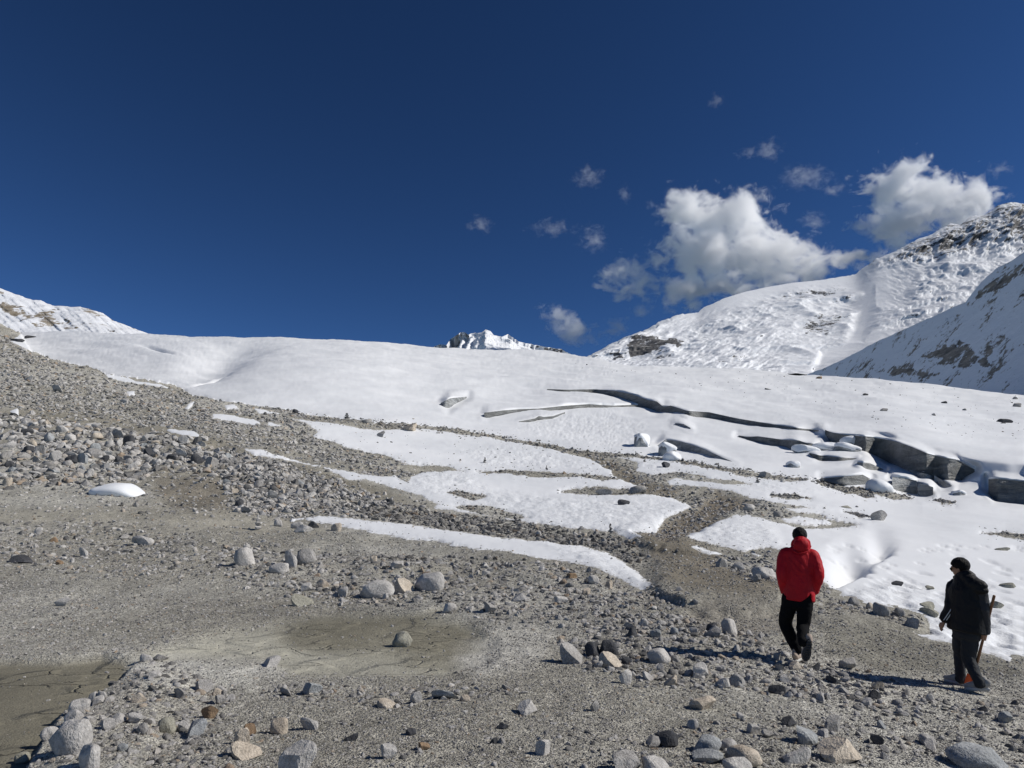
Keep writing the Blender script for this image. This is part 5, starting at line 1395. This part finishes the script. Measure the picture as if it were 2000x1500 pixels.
# --- person in the red jacket, walking away, hands in pockets
root, L, g = person_root(1556, 1296, 'person in red hooded jacket and black trousers walking away, hands in pockets')
hc = L(1562, 1049, 0.06)
hip_l, hip_r = L(1543, 1170, 0.0), L(1576, 1170, 0.0)
kn_l, kn_r = L(1534, 1216, 0.10), L(1568, 1222, -0.02)
an_l, an_r = L(1556, 1268, 0.02), L(1568, 1252, -0.30)
sh_l, sh_r = L(1533, 1084, 0.0), L(1588, 1087, 0.0)
el_l, el_r = L(1527, 1125, -0.06), L(1599, 1122, -0.06)
wr_l, wr_r = L(1533, 1157, 0.06), L(1590, 1157, 0.06)
nk = L(1562, 1074, 0.0)
B = Blob()
P, sd, up, fx = head_shape(B, hc, (-0.25, 0.95), 0.30)
B.tube([hc + np.array([0, -0.01, -0.04]), nk + np.array([0, 0, 0.0])], [0.055, 0.06])
B.tube([nk + np.array([0, 0, 0.03]), nk + np.array([0, 0, -0.12]), L(1562, 1120), L(1560, 1165)], [(0.06, 0.06), (0.15, 0.09), (0.14, 0.10), (0.14, 0.10)])
for a, b_, c_ in ((sh_l, el_l, wr_l), (sh_r, el_r, wr_r)): B.tube([a, b_, c_], [0.045, 0.038, 0.028])
for a, b_, c_ in ((hip_l, kn_l, an_l), (hip_r, kn_r, an_r)): B.tube([a, b_, c_], [0.07, 0.05, 0.04])
for w_, q in ((wr_l, 1), (wr_r, -1)):       # hands pushed into the pockets
    B.ball(w_ + np.array([q * 0.015, 0.02, -0.045]), (0.035, 0.02, 0.045))
    for k in range(4): B.tube([w_ + np.array([q * (0.015 + (k - 1.5) * 0.016), 0.02, -0.08]), w_ + np.array([q * (0.02 + (k - 1.5) * 0.015), 0.03, -0.14 + 0.006 * abs(k - 1.4)])], [0.009, 0.008], n=10)
    B.tube([w_ + np.array([q * 0.045, 0.02, -0.05]), w_ + np.array([q * 0.055, 0.03, -0.10])], [0.011, 0.009], n=10)
B.build('body', M['skin'], root, 0.007, 2)
hair_cap(hc, P, sd, up, fx, root)
J = Blob()
J.tube([L(1562, 1068, 0.01), L(1561, 1078, 0.0), L(1561, 1095, 0.0), L(1561, 1120, 0.0), L(1561, 1150, 0.0), L(1561, 1172, 0.0)], [(0.075, 0.075), (0.165, 0.11), (0.205, 0.135), (0.200, 0.145), (0.198, 0.150), (0.195, 0.150)])
for a, b_, c_, q in ((sh_l, el_l, wr_l, 1), (sh_r, el_r, wr_r, -1)):
    J.tube([a + np.array([q * 0.06, 0, 0.02]), a, 0.5 * (a + b_) + np.array([-q * 0.012, 0, 0]), b_, 0.55 * b_ + 0.45 * c_, c_], [(0.085, 0.09), (0.085, 0.09), (0.076, 0.085), (0.072, 0.078), (0.064, 0.068), (0.053, 0.056)])
# hood lying on the upper back and collar round the neck
J.tube([L(1549, 1066, 0.05), L(1553, 1058, 0.0), L(1563, 1054, -0.05), L(1575, 1058, 0.0), L(1578, 1066, 0.05)], [0.035, 0.042, 0.045, 0.042, 0.035], side=(0, 0, 1))
J.ball(L(1566, 1065, -0.09), (0.105, 0.070, 0.085), (0.25, 0.1, 0))
J.ball(L(1568, 1073, -0.11), (0.080, 0.045, 0.045))
def hem_cut(co):
    co = co.copy()
    zc = L(1560, 1176)[2] + 0.075 * np.clip(np.abs(co[:, 0] - 0.03) / 0.16, 0, 1.3) ** 2
    body = np.abs(co[:, 0] - 0.03) < 0.215
    low = co[:, 2] < zc
    co[:, 2] = np.where(low & body, zc - 0.10 * (zc - co[:, 2]), co[:, 2])
    # diagonal pull folds on the back
    fold = 0.006 * np.sin((co[:, 2] * 1.1 + co[:, 0] * 1.6) * 46) * np.exp(-((co[:, 0] - 0.12) / 0.08) ** 2 - ((co[:, 2] - 1.22) / 0.16) ** 2)
    co[:, 1] += fold * (co[:, 1] < 0)
    return co
jk = J.build('jacket', M['red'], root, 0.011, 5, 0.007, 7.0, 3, hem_cut)
HR = Blob(); HR.tube([L(1547, 1072, -0.055), L(1556, 1079, -0.145), L(1568, 1080, -0.16), L(1580, 1075, -0.12), L(1584, 1066, -0.04)], [0.010] * 5, side=(0, 0, 1), n=8)
HR.build('hood_rim', M['red_seam'], jk, 0.006, 2)
for q, c_ in ((1, wr_l), (-1, wr_r)):
    Cf = Blob(); Cf.tube([c_ + np.array([0, 0, 0.018]), c_ + np.array([0, 0.0, -0.016])], [(0.057, 0.060), (0.056, 0.058)]); Cf.build('cuff', M['red_seam'], jk, 0.008, 2)
T = Blob()
T.tube([L(1560, 1150), L(1560, 1175), L(1560, 1186)], [(0.165, 0.12), (0.170, 0.125), (0.165, 0.12)])
T.tube([hip_l + np.array([0, 0, 0.05]), 0.5 * (hip_l + kn_l), kn_l, 0.5 * (kn_l + an_l) + np.array([-0.008, 0, 0]), an_l + np.array([0, 0, 0.01]), an_l + np.array([0.004, 0, -0.045])], [(0.095, 0.10), (0.096, 0.10), (0.083, 0.085), (0.077, 0.08), (0.066, 0.07), (0.055, 0.06)])
T.tube([hip_r + np.array([0, 0, 0.05]), 0.5 * (hip_r + kn_r), kn_r, 0.5 * (kn_r + an_r), an_r, an_r + np.array([0, -0.05, -0.02])], [(0.095, 0.10), (0.093, 0.10), (0.080, 0.085), (0.072, 0.075), (0.060, 0.062), (0.052, 0.055)])
T.build('trousers', M['black_cloth'], root, 0.011, 4, 0.009, 8.0, 9)
heel = L(1553, 1294, -0.05)
shoe(root, heel * np.array([1, 1, 0]) + np.array([0, 0, 0.0]), heel * np.array([1, 1, 0]) + np.array([0.055, 0.255, 0.0]), (0, 0, 1), M['shoe_beige'], M['sole_pale'])
toe = L(1573, 1292, -0.26); hl = L(1582, 1250, -0.37)
shoe(root, hl, toe, (-0.1, 0.93, 0.3), M['shoe_beige'], M['sole_dark'], wid=0.055)

# --- person in the black jacket carrying a shovel, seen from behind, head in profile
root, L, g = person_root(1893, 1350, 'person in black jacket with white sleeve stripes, carrying an orange shovel')
hc = L(1875, 1109, 0.02)
B = Blob()
P, sd, up, fx = head_shape(B, hc, (-0.93, 0.36), 0.16)
nk = L(1882, 1131, 0.0)
chest = L(1884, 1160, 0.02)
hip_l, hip_r = L(1877, 1232, 0.10), L(1894, 1232, -0.02)
kn_l, kn_r = L(1875, 1282, 0.22), L(1892, 1286, -0.02)
an_l, an_r = L(1876, 1324, 0.22), L(1912, 1332, -0.14)
sh_l, sh_r = L(1864, 1145, 0.10), L(1910, 1150, -0.10)
el_l, el_r = L(1857, 1186, 0.02), L(1919, 1192, -0.10)
wr_l, wr_r = L(1844, 1212, 0.02), L(1919, 1232, -0.04)
B.tube([hc + np.array([0.01, 0, -0.04]), nk], [0.055, 0.06])
B.tube([nk + np.array([0, 0, 0.02]), L(1884, 1145), chest, L(1888, 1225)], [(0.06, 0.06), (0.14, 0.09), (0.15, 0.10), (0.14, 0.10)], side=(0.65, -0.75, 0))
for a, b_, c_ in ((sh_l, el_l, wr_l), (sh_r, el_r, wr_r)): B.tube([a, b_, c_], [0.045, 0.038, 0.028])
for a, b_, c_ in ((hip_l, kn_l, an_l), (hip_r, kn_r, an_r)): B.tube([a, b_, c_], [0.07, 0.05, 0.04])
# left hand: relaxed, slightly curled
hd = np.array([-0.35, 0.10, -0.93]); hd /= np.linalg.norm(hd)
B.tube([wr_l, wr_l + hd * 0.05, wr_l + hd * 0.09], [(0.026, 0.022), (0.040, 0.018), (0.038, 0.016)], side=(0.3, 0.95, 0))
for k in range(4):
    o_ = np.array([0.006, 0.019, 0]) * (k - 1.5); ln = (0.060, 0.070, 0.066, 0.052)[k]
    s0 = wr_l + hd * 0.085 + o_
    B.tube([s0, s0 + hd * ln * 0.5 + np.array([-0.004, 0, 0]), s0 + hd * ln * 0.85 + np.array([0.012, 0, 0])], [0.0095, 0.0085, 0.0075], n=10)
s0 = wr_l + hd * 0.03 + np.array([-0.03, -0.012, 0]); B.tube([s0, s0 + np.array([-0.018, -0.016, -0.035]), s0 + np.array([-0.012, -0.014, -0.062])], [0.012, 0.010, 0.0085], n=10)
# right hand closed round the shovel shaft
sa, sb = L(1942, 1163, -0.16), L(1901, 1322, 0.04)
sdn = (sb - sa) / np.linalg.norm(sb - sa)
grip = sa + sdn * ((wr_r - sa) @ sdn + 0.05)
B.tube([wr_r, 0.5 * (wr_r + grip) + np.array([-0.01, 0.015, 0])], [(0.026, 0.024), (0.034, 0.022)])
pn = np.cross(sdn, [0, 1, 0]); pn /= np.linalg.norm(pn); qn = np.cross(sdn, pn)
for k in range(5):
    c = grip + sdn * (k - 2) * 0.020
    arc = [c + (pn * math.cos(t) + qn * math.sin(t)) * 0.027 for t in (np.linspace(-0.5, 3.9, 6) if k else np.linspace(3.6, 0.6, 5))]
    B.tube(arc, [0.0095] * len(arc), side=tuple(sdn), n=10)
B.build('body', M['skin'], root, 0.007, 2)
hair_cap(hc, P, sd, up, fx, root)
GL = Blob()
for q in (-1, 1): GL.ball(P(0.097, q * 0.033, 0.0), (0.012, 0.026, 0.018), (0, 0, math.atan2(fx[1], fx[0])))
for q in (-1, 1): GL.tube([P(0.092, q * 0.060, 0.006), P(0.03, q * 0.080, 0.006), P(-0.02, q * 0.084, 0.0)], [0.004] * 3, n=8)
GL.tube([P(0.100, -0.02, 0.004), P(0.106, 0, 0.006), P(0.100, 0.02, 0.004)], [0.004] * 3, n=8)
GL.build('sunglasses', M['lens'], root, 0.004, 1)
J = Blob()
J.tube([L(1879, 1124, 0.0), L(1881, 1131, 0.0), L(1885, 1145, 0.0), L(1888, 1170, 0.0), L(1889, 1200, 0.0), L(1888, 1232, 0.0)], [(0.085, 0.085), (0.125, 0.105), (0.215, 0.15), (0.235, 0.175), (0.235, 0.185), (0.240, 0.19)], side=(0.65, -0.75, 0))
J.tube([sh_l + np.array([0.07, -0.03, 0.0]), sh_l, 0.5 * (sh_l + el_l), el_l, 0.5 * (el_l + wr_l), wr_l], [(0.085, 0.085), (0.09, 0.09), (0.080, 0.082), (0.076, 0.078), (0.068, 0.07), (0.060, 0.06)])
J.tube([L(1866, 1129, 0.06), L(1876, 1124, -0.05), L(1890, 1120, -0.09), L(1900, 1126, -0.06)], [0.032, 0.04, 0.042, 0.04], side=(0, 0, 1))
J.ball(L(1903, 1140, -0.13), (0.15, 0.085, 0.075), (0.2, 0.22, -0.5)); J.ball(L(1909, 1150, -0.15), (0.125, 0.07, 0.06), (0.1, 0.15, -0.5)); J.ball(L(1895, 1131, -0.10), (0.11, 0.08, 0.06), (0, 0.3, -0.5))
def hem2(co):
    co = co.copy(); zc = L(1888, 1232)[2] - 0.10 * (co[:, 0] + 0.03)
    low = (co[:, 2] < zc) & (co[:, 0] > -0.26)
    co[:, 2] = np.where(low, zc - 0.08 * (zc - co[:, 2]), co[:, 2])
    return co
jk = J.build('jacket', M['black_shell'], root, 0.011, 4, 0.009, 7.0, 5, hem2)
S = Blob(); S.tube([sh_r + np.array([-0.05, 0.04, 0.01]), sh_r, 0.5 * (sh_r + el_r), el_r, 0.5 * (el_r + wr_r), wr_r + np.array([0, 0, -0.02])], [(0.09, 0.09), (0.095, 0.095), (0.088, 0.088), (0.084, 0.084), (0.084, 0.080), (0.078, 0.074)])
slv = S.build('sleeve', M['grey_panel'], jk, 0.011, 4, 0.009, 8.0, 6)
Cb = Blob(); Cb.tube([wr_r + np.array([0, 0, 0.062]), wr_r + np.array([0, 0, 0.050])], [(0.089, 0.086), (0.088, 0.085)]); Cb.build('cuff_piping', M['white_trim'], slv, 0.005, 1)
# two pale stripes down the left sleeve
off = np.array([0.012, -0.100, 0.0])
for q in (-0.5, 0.5):
    St = Blob()
    line = [sh_l + np.array([0.045, -0.085, 0.060]), sh_l + off + np.array([0.03, 0, 0.0]), 0.5 * (sh_l + el_l) + off + np.array([0.02, 0.008, 0]), el_l + off + np.array([0.012, 0.010, 0]), 0.5 * (el_l + wr_l) + off + np.array([0.004, 0.016, 0.0]), wr_l + off + np.array([0, 0.024, 0.012])]
    St.tube([p_ + np.array([q * 0.030, 0, 0]) for p_ in line], [(0.006, 0.008)] * 6, n=8)
    St.build('sleeve_stripe', M['white_trim'], jk, 0.004, 0)
T = Blob()
T.tube([L(1888, 1215), L(1888, 1236), L(1888, 1246)], [(0.17, 0.12), (0.175, 0.13), (0.165, 0.125)], side=(0.65, -0.75, 0))
T.tube([hip_l + np.array([0, 0, 0.05]), 0.5 * (hip_l + kn_l), kn_l, 0.5 * (kn_l + an_l), an_l, an_l + np.array([-0.01, 0, -0.05])], [(0.095, 0.10), (0.090, 0.10), (0.072, 0.080), (0.062, 0.068), (0.056, 0.060), (0.054, 0.058)])
T.tube([hip_r + np.array([0, 0, 0.05]), 0.5 * (hip_r + kn_r), kn_r, 0.5 * (kn_r + an_r), an_r, an_r + np.array([0.012, 0, -0.045])], [(0.10, 0.105), (0.094, 0.10), (0.075, 0.082), (0.064, 0.070), (0.058, 0.062), (0.056, 0.060)])
T.build('trousers', M['charcoal'], root, 0.011, 4, 0.011, 9.0, 19)
g2 = L(1880, 1338, 0.22)
shoe(root, (g2[0] + 0.05, 0.22, g2[2] + 0.0), (g2[0] - 0.20, 0.33, g2[2] + 0.01), (0, 0, 1), M['shoe_grey'], M['sole_pale'], shaft=0.03)
g2 = L(1932, 1349, -0.14)
shoe(root, (g2[0] + 0.01, -0.14, 0.03), (g2[0] - 0.25, -0.05, 0.0), (0.12, 0, 1), M['shoe_grey'], M['sole_pale'], shaft=0.03)
# --- shovel in the right hand
so = bpy.data.objects.new('shovel', None); COL.objects.link(so); so.empty_display_size = 0.2
so.location = root.location; so.rotation_euler = root.rotation_euler
H = Blob(); H.tube([sa, 0.5 * (sa + sb), sb], [0.0165, 0.0165, 0.017], n=14); H.build('handle', M['wood'], so, 0.006, 1)
bc = L(1897, 1335, 0.10); w = 0.085; hgt = 0.20
fwd = np.array([0.25, -0.95, 0.15]); fwd /= np.linalg.norm(fwd)
xs = np.linspace(-1, 1, 9); ys = np.linspace(0, 1, 11)
lat = np.cross(sdn, fwd); lat /= np.linalg.norm(lat)
top_ = sb - sdn * 0.02
vtx = []
for sgn in (0, 1):
    for yv in ys:
        ww = w * (1.0 if yv < 0.75 else 1.0 - 0.55 * ((yv - 0.75) / 0.25) ** 2) * (0.92 + 0.08 * yv)
        for xv in xs:
            vtx.append(top_ + sdn * hgt * yv + lat * xv * ww + fwd * (0.022 * xv * xv + 0.012 * yv * yv + 0.004 * sgn))
vtx = np.array(vtx); nf = 9 * 11
f1 = grid_faces(np.ones((10, 8), bool), 9)
rim = [i for i in range(9)] + [9 * j + 8 for j in range(1, 11)] + [90 + i for i in range(7, -1, -1)] + [9 * j for j in range(9, 0, -1)]
fr = [[rim[i], rim[(i + 1) % len(rim)], rim[(i + 1) % len(rim)] + nf, rim[i] + nf] for i in range(len(rim))]
mesh_obj('blade', vtx, np.concatenate([f1, f1[:, ::-1] + nf, np.array(fr)]), M['orange'], so)
Sk = Blob(); Sk.tube([sb - sdn * 0.07, sb, sb + sdn * 0.06], [0.020, 0.021, 0.012], n=12); Sk.build('socket', M['orange'], so, 0.006, 1)
tag(so, 'shovel with brown wooden handle and orange blade, held behind the legs', 'shovel')

# ------------------------------------------------------------------ clouds behind the massif (real volumes)
def cloud(label, blobs, dist, dens=0.035, seed=0.0, thick=0.8, namp=1.25, nscale=1.0, warp=2.0):
    """blobs: photo-pixel centre and radii of the billows; dist = distance in metres"""
    m2 = dist / F
    P_ = []
    for (u, v, ru, rv) in blobs:
        rx_, rz_ = rays(np.array([u * 1.0]), np.array([v * 1.0]))
        P_.append((dist * rx_[0], dist, CZ + dist * rz_[0], ru * m2 * 1.1, max(rv * m2 * 1.1, min(ru, 60) * m2 * thick * 0.6), rv * m2 * 1.05))
    A_ = np.array(P_)
    lo = (A_[:, :3] - A_[:, 3:] * 1.5).min(0); hi = (A_[:, :3] + A_[:, 3:] * 1.5).max(0)
    c = (lo + hi) / 2; s = (hi - lo) / 2
    v = np.array([[x, y, z] for x in (-1, 1) for y in (-1, 1) for z in (-1, 1)]) * s
    f = [[0, 1, 3, 2], [4, 6, 7, 5], [0, 4, 5, 1], [2, 3, 7, 6], [0, 2, 6, 4], [1, 5, 7, 3]]
    m = NT('cloud_vapour')
    co = m.coord()
    base = 1.0 / (70.0 * m2 * nscale)
    # warp space so that the outline tears into shreds
    wn_ = m.n('TexNoise'); m.l(m.mapping(co, (base, base, base), (0, 0, 0), (seed * 1.3, 0, seed)), wn_.inputs['Vector']); wn_.inputs['Scale'].default_value = 1.0; wn_.inputs['Detail'].default_value = 5; wn_.inputs['Roughness'].default_value = 0.6
    wv = m.n('VectorMath', operation='MULTIPLY_ADD'); sub_ = m.n('VectorMath', operation='SUBTRACT'); m.l(wn_.outputs['Color'], sub_.inputs[0]); sub_.inputs[1].default_value = (0.5, 0.5, 0.5)
    wa = warp * 70.0 * m2 * nscale
    m.l(sub_.outputs[0], wv.inputs[0]); wv.inputs[1].default_value = (wa, wa, wa); m.l(co, wv.inputs[2])
    fld = None
    for q in A_:
        mp = m.mapping(wv.outputs[0], tuple(1.0 / q[3:]), (0, 0, 0), tuple(-(q[:3] - c) / q[3:]))
        ln = m.n('VectorMath', operation='LENGTH'); m.l(mp, ln.inputs[0])
        k = m.math('SUBTRACT', 1.0, ln.outputs['Value'])
        fld = k if fld is None else m.math('SMOOTH_MAX', fld, k, 0.25)
    sv_ = m.mapping(co, (base * 1.6, base * 1.6, base * 2.2), (0, 0.5, 0), (seed, seed * 0.7, 0))
    n1 = m.noise(sv_, 1.0, 8, 0.66, 0.6)
    nn = m.math('MULTIPLY', m.math('SUBTRACT', n1, 0.53), namp * 2.0)
    d_ = m.math('ADD', fld, nn)
    d_ = m.math('MULTIPLY', m.math('MULTIPLY', m.math('SUBTRACT', d_, 0.05), 1.15, clamp=True), dens)
    pv = m.n('VolumePrincipled'); pv.inputs['Color'].default_value = (1, 1, 1, 1); pv.inputs['Anisotropy'].default_value = 0.0
    m.l(d_, pv.inputs['Density']); m.l(pv.outputs[0], m.out.inputs['Volume'])
    m.m.cycles.volume_step_rate = 1.0
    o = mesh_obj('cloud', v, f, m.m, smooth=False)
    o.location = c
    return tag(o, label, 'cloud', 'white clouds over the massif')


scene.cycles.volume_step_rate = 1.0
D = 2900.0
cloud('biggest white cloud, resting on the domed snow ridge', [(1330, 410, 62, 42), (1420, 435, 95, 58), (1375, 490, 85, 55), (1480, 495, 110, 58), (1570, 515, 95, 38), (1650, 508, 75, 24), (1420, 555, 70, 42), (1520, 545, 90, 35), (1350, 560, 60, 34)], D, 0.07, 3.1, namp=1.7)
cloud('white cloud at upper right above the rocky crest', [(1760, 365, 70, 50), (1830, 385, 85, 52), (1750, 430, 62, 50), (1900, 400, 60, 34), (1840, 430, 80, 40), (1765, 462, 40, 22)], D + 60, 0.06, 9.4, namp=1.9)
cloud('ragged cloud just left of the biggest cloud', [(1245, 545, 62, 32), (1315, 575, 60, 36), (1280, 500, 36, 30), (1205, 555, 36, 18)], D, 0.03, 5.2, namp=1.9)
cloud('low cloud tuft above the skyline beside the small peak', [(1095, 622, 42, 24), (1128, 652, 46, 22), (1105, 640, 40, 22)], D, 0.026, 7.7, namp=1.8, nscale=0.8)
cloud('small cloud puff where massif and sky meet low down', [(1208, 640, 24, 22), (1180, 655, 30, 14)], D, 0.020, 1.7, namp=1.2, nscale=0.7)
cloud('little cloud puff between ragged cloud and low puff', [(1258, 606, 24, 20)], D, 0.018, 2.7, namp=1.2, nscale=0.7)
for i, (lab_, bl_) in enumerate((('thin cloud wisp upper left of the biggest cloud', [(1150, 344, 30, 20)]), ('faint lone wisp far left of the clouds', [(938, 438, 24, 18)]), ('tiny slanting wisp above the biggest cloud', [(1220, 375, 12, 17)]), ('wisp high above the biggest cloud', [(1500, 292, 26, 22), (1455, 298, 18, 12)]),
                                ('faintest highest wisp near the top of the sky', [(1400, 196, 12, 13)]), ('long thin wisp left of the biggest cloud', [(1080, 446, 46, 13)]), ('wispy shred below the long thin wisp', [(1160, 468, 26, 26)]), ('small puff between the two largest clouds, lower', [(1490, 382, 20, 15)]),
                                ('ragged shreds between the two largest clouds', [(1575, 345, 52, 24), (1630, 370, 30, 14), (1590, 432, 28, 18)]), ('faint shred at the right edge of the sky', [(1950, 332, 30, 12)]))):
    cloud(lab_, bl_, D + 20 * i, 0.006, 11.0 + 3.7 * i, namp=1.9, nscale=0.4, warp=1.8)
